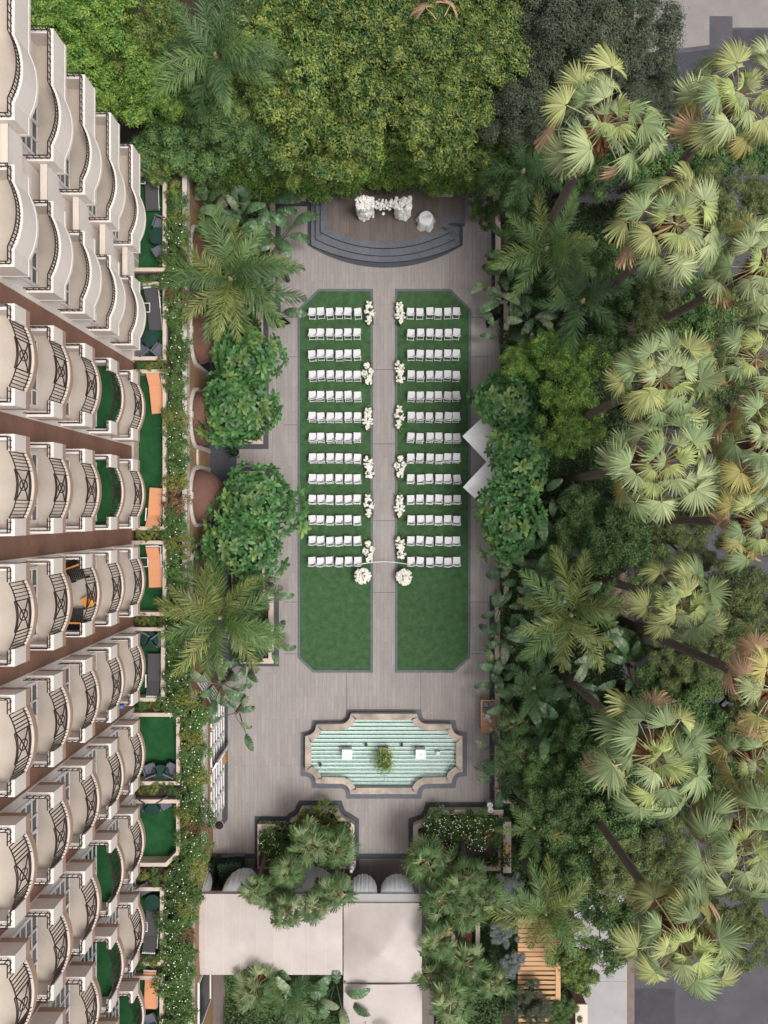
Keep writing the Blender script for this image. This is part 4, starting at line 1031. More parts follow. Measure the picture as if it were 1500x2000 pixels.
FEATH = [feather_mesh(2.8,78,-15,1), feather_mesh(2.9,58,-35,2), feather_mesh(3.0,38,-45,3), feather_mesh(2.8,18,-55,4), feather_mesh(2.9,48,-30,5,54), feather_mesh(2.6,5,-60,6)]
def feather_palm(px, py, z, label, scale=1.0, mats=('feather_green',), nf=15, base=None, seed=0, drop=0):
    rr = random.Random(seed+px); p = P(px,py,z); b = base or (p.x,p.y); t = thing('feather_palm', label, 'palm tree', (b[0],b[1],0), 0, 'feather palms')
    dx, dy = p.x-b[0], p.y-b[1]; zz = [(0,0,-.05),(dx*.2,dy*.2,z*.4),(dx*.62,dy*.62,z*.78),(dx,dy,z)]
    obj('trunk', MB().tube(zz,[.20,.15,.13,.11],10), 'palm_trunk', t, smooth=True)
    obj('crownshaft', MB().tube([(dx,dy,z-.1),(dx,dy,z+.25),(dx,dy,z+.6)],[.13,.12,.04],10), 'petiole', t, smooth=True)
    for i in range(nf):
        az = i*2.399+rr.uniform(-.2,.2); k = min(5, int(i/nf*6)); k = k if rr.random() < .75 else rr.randrange(6)
        link('frond', FEATH[k], rr.choice(mats), t, loc=(dx,dy,z+.15), rot=(R(rr.uniform(-25,25)),R(rr.uniform(-8,8)+drop),az), scale=scale*rr.uniform(.88,1.1))
# fan fronds
def fan_mesh(Lp, Rb, seed, nseg=34, sag=.12, droop=.28, bend=30, deep=False):
    r_ = np.random.default_rng(seed); V = []; F = []
    n = 6
    for i in range(n+1):
        s = i/n; x = Lp*s; z = -sag*Lp*s*s; w = .030-.012*s; V += [(x,-w,z),(x,w,z),(x,0,z+w)]
    for i in range(n): a = 3*i; b = a+3; F += [(a,b,a+2),(b,b+2,a+2),(a+1,a+2,b+1),(b+1,a+2,b+2),(a,a+1,b+1),(a,b+1,b)]
    hub = np.array([Lp,0,-sag*Lp]); amax = R(100); cb_, sb_ = math.cos(R(bend)), math.sin(R(bend))
    def pt(th, r, lift=0, extra=0):
        q = r/Rb; x = r*math.cos(th); y = r*math.sin(th); z = -droop*Rb*q**2 - .14*abs(y)*q + lift + extra
        return hub + np.array([x*cb_+z*sb_, y, -x*sb_+z*cb_])
    hs_ = amax/nseg
    for j in range(nseg):        # each leaf segment is a folded strip of its own, joined to its neighbours near the stalk
        th = -amax+2*amax*(j+.5)/nseg; rl = Rb*(.86+.14*math.cos(th))*r_.uniform(.93,1.07); dv = r_.normal(0,.05); tw = r_.normal(0,.03); dr = -abs(r_.normal(.04,.09)); o = len(V)
        for q,wf,k in (((.05,1.0,0),(.28,.97,0),(.52,.78,.25),(.75,.52,.7),(.93,.26,1)) if deep else ((.05,1.0,0),(.32,1.0,0),(.55,.94,.12),(.76,.66,.5),(.92,.32,1))):
            c = th+dv*k; h = hs_*wf; e = dr*k; pl = .035*q*min(1,wf+.2)
            V += [tuple(pt(c-h,rl*q,-pl*.5+tw*k,e)), tuple(pt(c,rl*q,pl*.5,e)), tuple(pt(c+h,rl*q,-pl*.5-tw*k,e))]
        V.append(tuple(pt(th+dv*1.5,rl*1.06,-.02,dr*1.9)))
        for i in range(4):
            a = o+3*i; F += [(a,a+1,a+4),(a,a+4,a+3),(a+1,a+2,a+5),(a+1,a+5,a+4)]
        a = o+12; F += [(a,a+1,a+3),(a+1,a+2,a+3)]
    me = np_mesh('frond', np.array(V), np.array(F)); me.materials.append(None); me.materials.append(MATS['stalk'])
    mi = np.zeros(len(F), np.int32); mi[:36] = 1; me.polygons.foreach_set('material_index', mi); return me
FANS = [fan_mesh(1.45,.80,1,24,.10,.12,22), fan_mesh(1.25,.86,2,26,.16,.22,32), fan_mesh(1.65,.76,3,22,.08,.10,14), fan_mesh(1.40,.82,4,24,.2,.30,42), fan_mesh(1.55,.84,8,25,.13,.16,28), fan_mesh(1.35,.86,9,24,.22,.45,62), fan_mesh(1.5,.8,10,22,.25,.38,52)]
FAN_S = [fan_mesh(.64,.62,5,20,.15,.25,26,True), fan_mesh(.54,.64,6,21,.2,.35,40,True), fan_mesh(.74,.58,7,19,.1,.15,16,True)]
def thatch(n, r, h, seed):
    rr = random.Random(seed); b = MB()
    for i in range(n):
        a = rr.uniform(0,6.28); z = rr.uniform(-h*.5,0); l = rr.uniform(.5,1)*h; d = Vector((math.cos(a),math.sin(a),0)); s = Vector((-d.y,d.x,0))*rr.uniform(.02,.05)
        p = d*r*.6+Vector((0,0,z)); q = d*(r+rr.uniform(.1,.45))+Vector((0,0,z-l*.3)); e = d*(r+rr.uniform(.1,.5))+Vector((rr.uniform(-.1,.1),rr.uniform(-.1,.1),z-l))
        b.add([p-s,p+s,q+s,q-s,e],[(0,1,2,3),(3,2,4)])
    return b.mesh('thatch')
THATCH = [thatch(130,.22,1.1,1), thatch(110,.2,.9,2)]
def fan_palm(px, py, z, label, scale=1.0, nf=32, mats=('fan_green','fan_green','fan_pale'), dead=3, seed=0, lean=(0,0), pool=FANS, small=False, tr=.17, yellow=0, grp='tall fan palms on the right'):
    rr = random.Random(seed+int(px)*3); p = P(px,py,z); lean = (lean[0]-max(0,p.x-12.2), lean[1]); t = thing('fan_palm', label, 'palm tree', (p.x+lean[0],p.y+lean[1],0), 0, grp)
    c = (-lean[0],-lean[1],z)
    obj('trunk', MB().tube([(0,0,-.05),(-lean[0]*.25,-lean[1]*.25,z*.35),(-lean[0]*.7,-lean[1]*.7,z*.75),(c[0],c[1],z-.1)],[tr*1.5,tr*1.1,tr,tr*.95],10), 'palm_trunk', t, smooth=True)
    link('thatch', THATCH[rr.randrange(2)], 'boots', t, loc=(c[0],c[1],z+.05), scale=scale*(.8 if small else 1))
    if not small: mats = rr.choice([mats, ('fan_green','fan_gold','fan_pale'), ('fan_green','fan_green','fan_gold')]); jit = rr.uniform(8,20)
    else: jit = 12
    for i in range(nf):
        f = i/(nf-1); az = i*2.399+rr.uniform(-.25,.25); el = 84-rr.uniform(100,124)*f**1.0+rr.uniform(-jit,jit)
        m = rr.choice(mats); 
        if f < .22 and not small: m = 'fan_new' if rr.random() < .6 else 'fan_pale'
        if i >= nf-dead: m = 'fan_dead'
        elif i >= nf-dead-yellow: m = 'fan_yellow'
        link('frond', pool[rr.randrange(len(pool)) if small or f < .5 else rr.choice((1,3,4,5,6))], m, t, loc=(c[0],c[1],z+rr.uniform(-.12,.18)*scale), rot=(R(rr.uniform(-48,48)),-R(el),az), scale=scale*rr.uniform(.88,1.12)*(.50+.52*min(1,f*2.2)**.8))
# paddle leaves
def paddle_mesh(hp, Lb, Wb, seed, torn=.5, e0=50, e1=-45):
    r_ = np.random.default_rng(seed); V = []; F = []; n = 16
    lean = .28*hp; pet = [np.array([lean*s*s,0,hp*s]) for s in np.linspace(0,1,6)]
    for q,p in enumerate(pet): w = .035-.003*q; V += [p+[0,-w,0],p+[0,w,0],p+[w,0,0]]
    for i in range(5): a = 3*i; b = a+3; F += [(a,a+1,b+1),(a,b+1,b),(a+1,a+2,b+2),(a+1,b+2,b+1),(a+2,a,b),(a+2,b,b+2)]
    c = [pet[-1]]; 
    for i in range(n): e = R(e0+(e1-e0)*(i/n)); c.append(c[-1]+np.array([math.cos(e),0,math.sin(e)])*Lb/n)
    wid = lambda s: Wb*.5*(math.sin(PI*(s*.93+.05))**.62)
    for sd in (-1,1):
        prev = None
        for i in range(n):
            s0, s1 = i/n, (i+1)/n; g = (r_.random() < torn)*r_.uniform(.05,.35)
            t0 = (c[min(i+1,n)]-c[i]); t0 /= np.linalg.norm(t0); sk = t0*.10*Wb
            dz = -r_.uniform(0,.10)*torn*2
            a0 = c[i]; a1 = c[i+1]; b0 = c[i]+np.array([0,sd*wid(s0),.10*wid(s0)])+sk; b1 = c[i+1]+np.array([0,sd*wid(s1),.10*wid(s1)])+sk
            b1 = b1*(1-g)+b0*g; b0 = b0+[0,0,dz]; b1 = b1+[0,0,dz*r_.uniform(.3,1.4)]
            m0 = (a0+b0)/2+[0,0,.05*Wb]; m1 = (a1+b1)/2+[0,0,.05*Wb]
            o = len(V); V += [a0,a1,m0,m1,b0,b1]; F += ([(o,o+1,o+3),(o,o+3,o+2),(o+2,o+3,o+5),(o+2,o+5,o+4)] if sd<0 else [(o,o+3,o+1),(o,o+2,o+3),(o+2,o+5,o+3),(o+2,o+4,o+5)])
    o = len(V)
    for i in range(n+1): w = .022*(1-i/n*.7); V += [c[i]+[0,-w,.012],c[i]+[0,w,.012]]
    for i in range(n): a = o+2*i; F += [(a,a+1,a+3),(a,a+3,a+2)]
    return np_mesh('leaf', np.array(V), np.array(F))
PAD = [paddle_mesh(1.6,1.35,.50,1,.25,62,-30), paddle_mesh(1.3,1.25,.48,2,.7,45,-55), paddle_mesh(1.8,1.15,.44,3,.4,75,0), paddle_mesh(1.0,1.3,.5,4,.9,30,-65)]
def paddle_plant(px, py, h, label, n=8, seed=0, s=1.0, pale=.2):
    rr = random.Random(seed+int(px*7+py)); p = P(px,py,h); t = thing('bird_of_paradise_plant', label, 'plant', (p.x,p.y,0), 0, 'large paddle leaved plants')
    zb_ = max(0, h-1.5*s); obj('stem', MB().tube([(0,0,-.05),(.03,.02,zb_*.6),(0,0,zb_+.4)],[.13,.1,.08],8), 'bark', t)
    for i in range(n):
        link('leaf', PAD[rr.randrange(4)], 'paddle_pale' if rr.random() < pale else 'paddle', t, loc=(rr.uniform(-.12,.12),rr.uniform(-.12,.12),zb_+rr.uniform(-.3,.1)), rot=(R(rr.uniform(-12,12)),R(rr.uniform(-6,22)),i*2.399+rr.uniform(-.4,.4)), scale=s*rr.uniform(.75,1.1))
# rosette clusters
def rosette_mesh(seed, n=12):
    r_ = np.random.default_rng(seed); V = []; F = []
    for i in range(n):
        a = i*2.399; f = i/n; el = R(52-50*f+r_.normal(0,8)); L = (.24+.26*f)*r_.uniform(.8,1.15); W = .12+.06*f
        d = np.array([math.cos(a)*math.cos(el),math.sin(a)*math.cos(el),math.sin(el)]); sv = np.array([-math.sin(a),math.cos(a),0]); up = np.cross(d,sv); up = up if up[2]>0 else -up
        o = len(V); b = d*.03; m1 = d*L*.55; e = d*L-np.array([0,0,L*.16])
        V += [b, d*L*.35+sv*W*.42+up*.022, d*L*.35-sv*W*.42+up*.022, m1, d*L*.72+sv*W*.46+up*.02-[0,0,L*.05], d*L*.72-sv*W*.46+up*.02-[0,0,L*.05], e]
        F += [(o,o+3,o+1),(o,o+2,o+3),(o+1,o+3,o+4),(o+2,o+5,o+3),(o+3,o+6,o+4),(o+3,o+5,o+6)]
    return np_mesh('leaf_rosette', np.array(V), np.array(F))
ROS = [rosette_mesh(s) for s in (1,2,3)]
def rosette_tree(px, py, ztop, rad, label, n=85, seed=0, m='rosette', size=1.05, squash=(1,1)):
    n = int(n*.72)
    rr = random.Random(seed); zc = ztop-rad*.55; p = P(px,py,zc); t = thing('rosette_tree', label, 'tree', (p.x,p.y,0), 0, 'rosette leaved trees')
    obj('trunk', limbs(zc,.11,rad*.75,seed,7), 'bark', t)
    for i in range(n):
        a = i*2.399; q = math.sqrt((i+.5)/n); bump = .14*math.sin(3*a+seed)+.1*math.sin(7*q*6+a)
        r2 = rad*(q*(1+.16*math.sin(3*a+seed)+.08*math.sin(7*a)))+rr.uniform(-.18,.18); z = rad*.55*math.sqrt(max(0,1-q*q*.95))+rad*bump*.8+rr.uniform(-.2,.15)
        tilt = 55*q**1.4
        link('leaf_rosette', ROS[rr.randrange(3)], 'rosette_new' if rr.random() < .3*(1-q*.6) else m, t, loc=(r2*math.cos(a)*squash[0],r2*math.sin(a)*squash[1],zc+z), rot=(R(rr.uniform(-14,14)),R(tilt+rr.uniform(-12,12)),a), scale=size*rr.uniform(.85,1.2))
    # inner leaves fill the crown
    k = MB()
    r_ = np.random.default_rng(seed); u = r_.normal(size=(1500,3)); u /= np.linalg.norm(u,axis=1,keepdims=True); pts = u*rad*.85*np.cbrt(r_.random((1500,1)))*np.array([squash[0],squash[1],.5]); nr = r_.normal(size=(1500,3))*.5+np.array([0,0,1])
    v,f = leaf_quads(pts, nr, .26, .10, r_); link('inner_foliage', np_mesh('inner_foliage',v,f), m, t, loc=(0,0,zc-.1))

# ------------------------------------------------------------------ trees behind the stage
T = tree
for a in ((560,95,9.2,3.6,'ficus','bright green fig tree behind the stage, left of the middle'),(735,60,9.6,3.7,'ficus','bright green fig tree straight behind the stage, farthest back'),
          (850,180,8.6,3.3,'ficus','bright green fig tree behind the right half of the stage'),(640,205,8.8,3.4,'ficus','bright green fig tree directly behind the flower arch'),
          (480,225,8.2,2.9,'ficus_dark','darker green fig tree left behind the stage beside the feather palm'),(900,70,9.0,3.0,'ficus','green fig tree with dead palm leaves caught in it')):
    T(a[0],a[1],a[2],a[3],a[4],CR_BIG,3.2,a[5],'fig_tree',group='fig trees behind the stage',zs=.8)
for a in ((505,282,6.6,1.9,'ficus','clipped fig at the left end of the hedge behind the stage'),(590,286,6.6,1.9,'ficus','clipped fig hedge tree above the left stage steps'),(675,280,6.6,1.9,'ficus_lime','clipped fig hedge tree above the left flower pillar'),
          (760,268,6.6,1.9,'ficus','clipped fig hedge tree above the right flower pillar'),(842,272,6.6,1.9,'ficus_lime','clipped fig hedge tree above the signing table'),(915,290,6.4,1.8,'ficus','clipped fig at the right end of the hedge behind the stage')):
    T(a[0],a[1],a[2],a[3],a[4],CR_MID,2.0,a[5],'fig_tree',group='clipped figs edging the stage',zs=1.1)
for a in ((160,70,9.8,2.7,'ficus_lime',CR_BIG,3.2,'yellow green tree beside the top hotel balcony'),(270,175,8.6,2.4,'ficus_lime',CR_BIG,3.2,'light green tree touching the upper hotel balconies'),
          (250,45,9.0,2.4,'ficus',CR_BIG,3.2,'green tree at the top edge between hotel and feather palm'),(350,255,7.2,2.2,'ficus_dark',CR_MID,2.0,'dark green tree above the topmost terrace'),(340,325,6.3,1.2,'ficus',CR_MID,2.0,'small green tree hanging over the topmost terrace wall'),
          (400,330,4.6,1.3,'ficus_dark',CR_MID,2.0,'dark shrub in the shaded corner left of the stage'),
          (1050,60,9.2,3.3,'olive',CR_FINE,2.6,'grey green olive at the top between figs and road'),(1170,40,9.0,3.0,'olive',CR_FINE,2.6,'grey green olive nearest the forecourt'),(1020,200,8.2,2.6,'olive',CR_FINE,2.6,'grey green olive above the dark shrubs right of the stage'),
          (1210,160,8.4,2.6,'olive',CR_FINE,2.6,'grey green olive behind the uppermost fan palm'),(1280,200,7.2,1.7,'olive',CR_FINE,2.6,'small grey green olive between the two uppermost fan palms'),
          (1000,335,6.0,1.7,'ficus_dark',CR_MID,2.0,'dark tree at the right end of the stage'),(1100,330,5.6,1.9,'ficus_dark',CR_MID,2.0,'dark tree under the uppermost fan palm'),(948,410,2.6,.8,'ficus_dark',CR_MID,2.0,'low dark bush beside the right stage steps'),
          (1265,330,6.8,1.9,'ficus_dark',CR_MID,2.0,'dark tree between the three upper fan palms'),(1400,400,7.5,2.0,'olive_gold',CR_FINE,2.6,'golden green tree right of the upper fan palms'),
          (1180,560,5.6,1.8,'ficus_dark',CR_MID,2.0,'dark tree below the trunk of the third fan palm'),(1300,620,7.0,2.0,'olive_gold',CR_FINE,2.6,'brownish green tree above the middle fan palms'),(1390,610,7.4,1.8,'ficus_dark',CR_MID,2.0,'dark tree at the right edge above the middle palms'),
          (1090,735,6.0,1.75,'ficus_lime',CR_MID,2.0,'bright lime green tree right of the lawn, upper one'),(1110,840,5.6,1.5,'ficus_lime',CR_MID,2.0,'bright lime green tree right of the lawn, lower one'),
          (1030,700,4.6,1.1,'ficus_lime',CR_MID,2.0,'small lime green tree at the lawn edge'),
          (1180,700,5.6,1.6,'ficus_dark',CR_MID,2.0,'dark tree between the lime tree and middle fan palms'),(1410,820,7.2,1.8,'olive_gold',CR_FINE,2.6,'golden green tree between middle and right edge fan palms'),
          (1150,1000,5.2,1.8,'ficus_dark',CR_MID,2.0,'dark tree below the twin palm trunks'),(1100,1090,3.6,1.3,'ficus_dark',CR_MID,2.0,'low dark shrub tree above the arching feather palm'),(1230,1065,6.4,1.8,'ficus_dark',CR_MID,2.0,'dark tree above the dry flowering shrub'),
          (1330,1060,6.6,1.7,'olive_gold',CR_FINE,2.6,'olive green tree above the round fan palm'),(1440,1160,8.4,2.3,'olive_gold',CR_FINE,2.6,'olive green tree at the right edge below the middle'),(1330,1290,6.4,1.6,'olive_gold',CR_FINE,2.6,'olive green tree below the round fan palm'),
          (1200,1170,4.4,1.05,'dry_bloom',CR_MID,2.0,'dry beige flowering shrub left of the round fan palm'),
          (1380,1385,6.6,1.8,'ficus_dark',CR_MID,2.0,'dark tree right of the lower tall fan palm'),(1440,1450,6.8,1.5,'ficus_dark',CR_MID,2.0,'dark tree at the right edge by the yellow palm'),(1060,1400,3.2,1.3,'ficus_dark',CR_MID,2.0,'low dark shrub behind the service table'),
          (1075,1500,4.6,1.5,'ficus_dark',CR_MID,2.0,'dark tree right of the fountain garden edge'),(1130,1430,4.4,1.3,'ficus_dark',CR_MID,2.0,'dark tree under the paddle leaves right of the fountain'),
          (1110,1590,6.0,1.7,'ficus_dark',CR_MID,2.0,'dark green tree left of the curved palm trunk'),(1200,1570,6.6,1.8,'ficus_dark',CR_MID,2.0,'dark green tree right of the curved palm trunk, upper'),(1230,1690,7.0,2.0,'olive_gold',CR_FINE,2.6,'olive green tree right of the curved palm trunk, lower'),
          (1130,1700,6.0,1.8,'ficus_dark',CR_MID,2.0,'green tree above the wooden pergola'),(1180,1800,6.2,1.8,'ficus_dark',CR_MID,2.0,'green tree between pergola and lowest fan palm'),(1320,1690,7.0,1.8,'olive_gold',CR_FINE,2.6,'olive green tree between the two lowest palms'),
          (1130,1870,5.6,1.3,'ficus',CR_MID,2.0,'green tree overhanging the pavement'),(1460,1810,7.2,1.7,'olive_gold',CR_FINE,2.6,'olive green tree over the road at the right edge'),(1410,1500,6.6,1.5,'ficus_dark',CR_MID,2.0,'dark tree under the right edge palms'),
          (1450,280,7,1.6,'ficus_dark',CR_MID,2.0,'dark tree under the topmost right palm'),(1450,950,6.6,1.6,'ficus_dark',CR_MID,2.0,'dark tree under the yellowing right edge palm'),
          (1035,1960,3.6,1.15,'olive',CR_FINE,2.6,'round grey green bush beside the pergola'),(990,1880,3.0,.75,'silver',CR_MID,2.0,'silver leaved shrub left of the pergola'),(995,1740,2.8,.9,'silver',CR_MID,2.0,'silver blue shrub right of the red bench'),(985,1815,2.8,.7,'silver',CR_MID,2.0,'small silver shrub between bench and pergola'),
          (1440,610,7.2,1.9,'olive_gold',CR_FINE,2.6,'olive green tree right of the third fan palm'),(1230,560,6.4,1.7,'ficus_dark',CR_MID,2.0,'dark tree left below the third fan palm'),(1410,1290,7.0,1.9,'olive_gold',CR_FINE,2.6,'olive green tree above the long bare trunks'),
          (1300,1370,6.0,1.6,'ficus_dark',CR_MID,2.0,'dark tree above the large fountain side palm'),(1350,1570,7.0,1.9,'olive_gold',CR_FINE,2.6,'olive green tree below the large fountain side palm'),(1480,1400,7.4,1.6,'olive_gold',CR_FINE,2.6,'olive green tree between the brown and yellow palms'),
          (1400,1760,7.2,1.8,'olive_gold',CR_FINE,2.6,'olive green tree between the two lowest right palms'),(1240,980,6.2,1.7,'ficus_dark',CR_MID,2.0,'dark tree below the overlapping fan palms'),(1410,990,7.2,1.8,'olive_gold',CR_FINE,2.6,'olive green tree left of the brown leaved right palm'),
          (1370,310,7.0,1.8,'ficus_dark',CR_MID,2.0,'dark tree between the top three fan palms'),(1490,420,7.4,1.7,'olive_gold',CR_FINE,2.6,'olive green tree at the right edge in the upper third'),(1490,790,7.4,1.7,'olive_gold',CR_FINE,2.6,'olive green tree under the yellowing edge palm'),
          (1490,1250,7.4,1.8,'olive_gold',CR_FINE,2.6,'olive green tree at the right edge above the brown palm'),(1490,1570,7.4,1.8,'olive_gold',CR_FINE,2.6,'olive green tree at the right edge below the yellow palm'),(1400,710,7.0,1.8,'ficus_dark',CR_MID,2.0,'dark tree right of the upper overlapping palm'),(1210,1250,4.6,1.2,'ficus_dark',CR_MID,2.0,'dark tree along the long bare trunk'),(1180,1480,6,1.6,'ficus_dark',CR_MID,2.0,'dark tree left under the large fountain side palm'),
          (1150,330,6.0,1.5,'ficus_dark',CR_MID,2.0,'dark tree beside the trunk of the uppermost palm'),(1330,1440,6.8,1.7,'ficus_dark',CR_MID,2.0,'dark tree right under the large fountain side palm'),(1300,1790,6.6,1.7,'ficus_dark',CR_MID,2.0,'dark tree under the lowest fan palm'),
          (1100,1970,3.0,.8,'ficus_dark',CR_MID,2.0,'dark bush at the pavement behind the pergola')):
    T(a[0],a[1],a[2],a[3],a[4],a[5],a[6],a[7],'broadleaf_tree' if a[2] > 4 else 'shrub','tree' if a[2] > 4 else 'shrub',group='garden trees' if a[2] > 4 else 'garden shrubs')

# clipped hedges closing the back of the stage
for i,(x0,x1,yb,zb_,lb) in enumerate(((385,640,383,1.3,'clipped green hedge wall left behind the stage'),(640,700,372,1.5,'clipped green hedge wall behind the left flower pillar'),(700,835,359,1.5,'clipped green hedge wall straight behind the flower arch'),(835,935,371,1.4,'clipped green hedge wall right behind the stage'))):
    a = P(x0,yb,zb_); c = P(x1,yb,zb_); hx = (c.x-a.x)/2+.15; t = thing('clipped_hedge', lb, 'hedge', ((a.x+c.x)/2, a.y+1.0, 0), 0, 'clipped hedges behind the stage')
    r_ = np.random.default_rng(60+i); n = int(hx*2*4.6*420+hx*2*2*420); pts = np.empty((n,3)); nr = np.empty((n,3)); u = r_.uniform(-hx,hx,n); w = r_.uniform(0,6.2,n); f_ = w < 4.4
    bul = .16*np.sin(u*2.3+i)*np.sin(w*1.9)+.10*np.sin(u*5.1)*np.sin(w*4.3+1)
    pts[:,0] = u; pts[:,1] = np.where(f_, -1.0-bul+.10*(w-2.2)*.6, -1.0+(w-4.4)*1.05); pts[:,2] = np.where(f_, zb_+w, zb_+4.4+bul)
    nr[:] = np.where(f_[:,None], np.array([0,-.75,.6]), np.array([0,-.1,1.])); nr += r_.normal(size=(n,3))*.42; pts += r_.normal(size=(n,3))*np.array([.05,.10,.06])
    v,f = leaf_quads(pts, nr, .125, .07, r_); link('foliage', np_mesh('foliage',v,f), 'ficus_lime', t)
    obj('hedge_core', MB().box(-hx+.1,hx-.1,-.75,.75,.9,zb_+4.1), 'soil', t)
    for s in (-.6,0,.6): obj('stem', MB().tube([(s*hx,0,-.05),(s*hx,0,1.2)],[.07,.06],7), 'bark', t)
# ------------------------------------------------------------------ palms
for a in ((1178,248,16,'tall fan palm with spread stalks nearest the stage',1.06,30,4,0),(1440,190,16,'tall fan palm at the top right beside the forecourt',1.06,34,5,1),(1318,440,15,'tall fan palm below the two uppermost ones',1.0,34,2,1),
          (1490,520,15,'fan palm cut by the right edge in the upper half',1.0,30,4,2),(1292,742,16,'upper of the two overlapping tall fan palms right of the lawn',1.0,34,1,0),(1287,905,16.2,'lower of the two overlapping tall fan palms right of the lawn',1.05,34,2,1),
          (1475,700,15,'ragged fan palm at the right edge beside the overlapping pair',.95,26,6,2),(1502,860,16,'yellowing fan palm cut by the right edge at mid height',1.0,32,7,7),(1482,1020,14.5,'fan palm with brown lower leaves at the right edge below the middle',.9,28,6,4),
          (1330,1178,14,'rounded dense fan palm beside the dry beige shrub',.9,38,0,0),(1275,1475,16.5,'large fan palm with long stalks right of the fountain',1.08,30,3,1),(1512,1345,18,'dying brown fan palm at the right edge on a long trunk',.95,26,13,4),
          (1470,1490,13.5,'small yellow fan palm near the right edge right of the fountain palm',.75,20,2,9),(1450,1650,16,'wide fan palm at the lower right edge',1.05,34,4,3),(1330,1835,17,'lowest fan palm with tan leaves over the road kerb',1.02,36,6,3)):
    fan_palm(a[0],a[1],a[2],a[3],a[4]*random.Random(a[0]).uniform(.86,1.0),a[5]+5,dead=a[6]+2,yellow=a[7]+1,seed=3)
for a in ((425,118,10.5,'large feather palm behind the hotel terrace at the top',1.12,('feather_green','feather_dark'),15,(-6.0,21.5)),(452,548,5.6,'feather palm left of the lawn near the stage',1.2,('feather_green','feather_green','feather_dark','feather_gold'),20,None),
          (432,1205,5.8,'feather palm left of the lawn near the fountain',1.15,('feather_green','feather_green','feather_gold'),21,None),(1065,490,6.0,'feather palm right of the stage',1.0,('feather_green','feather_green','feather_gold'),15,None),
          (1135,590,6.4,'dark feather palm right of the covered speaker',.9,('feather_dark',),10,None),(1020,340,6.4,'shaded feather palm beside the olive trees',.8,('feather_dark',),9,None),
          (1112,1200,7.4,'arching feather palm beside the dry beige shrub',1.05,('feather_green','feather_green','feather_gold'),14,None),(1062,1775,7.6,'feather palm leaning over the wooden pergola',.95,('feather_green','feather_gold'),13,None),
          (1040,1610,4.6,'small golden feather palm beside the flowering planter',.7,('feather_gold','feather_green'),9,None),(1010,1480,3.2,'low dark feather palm right of the fountain',.72,('feather_dark',),10,None),(1040,1340,3.4,'low dark feather palm above the service table',.7,('feather_dark',),9,None),
          (560,1935,2.6,'low feather palm below the marquee',.72,('feather_green','feather_dark'),11,None)):
    feather_palm(a[0],a[1],a[2],a[3],a[4],a[5],a[6],base=a[7])
for i,a in enumerate(((602,1648,3.4,.85,'small fan palm in the middle of the left scalloped planter'),(655,1655,3.3,.85,'small fan palm at the right of the left scalloped planter'),(562,1700,3.9,.8,'small fan palm in front of the marquee edge'),
          (500,1738,4.3,.62,'small leaning fan palm at the left over the marquee edge'),(558,1782,4.8,.62,'small fan palm lying over the marquee roof, left one'),(612,1770,4.8,.62,'small fan palm lying over the marquee roof, right one'),(655,1740,4.2,.75,'small fan palm beside the white statue'),(540,1745,3.4,.7,'shaded small fan palm between marquee and planter'),
          (835,1678,3.4,.9,'small fan palm at the left of the flowering planter'),(880,1690,3.2,.75,'small fan palm behind the white flowers'),(860,1755,4.2,.8,'yellowish small fan palm left of the red bench'),(905,1785,3.4,.85,'small fan palm drooping over the red bench'),(915,1712,4.4,.7,'grey green small fan palm above the red bench'),(855,1838,4.3,.8,'yellowish small fan palm lower left of the red bench'),
          (905,1880,3.6,.85,'dark small fan palm below the red bench'),(880,1955,4.2,.95,'small fan palm at the bottom right of the barrel tent'),(950,1745,3.6,.65,'small fan palm beside the silver blue shrub'),(965,1920,3.2,.7,'small fan palm left of the round bush'),(500,1925,3.6,.95,'small fan palm at the bottom left below the marquee'),(1010,1470,3.6,.85,'small fan palm at the garden edge right of the fountain'),(1000,1420,3.0,.7,'small fan palm just below the service table'),(840,1900,3.0,.7,'small fan palm beside the tent wall'))):
    fan_palm(a[0],a[1],a[2],a[4],a[3]*1.08,27,('small_fan','small_fan','fan_green') if i%3 else ('small_fan','fan_green'),dead=1,seed=i,pool=FAN_S,small=True,tr=.10,yellow=2 if 'yellow' in a[4] else 0,grp='small garden fan palms',lean=(0,.35*(a[2]>4.1)))
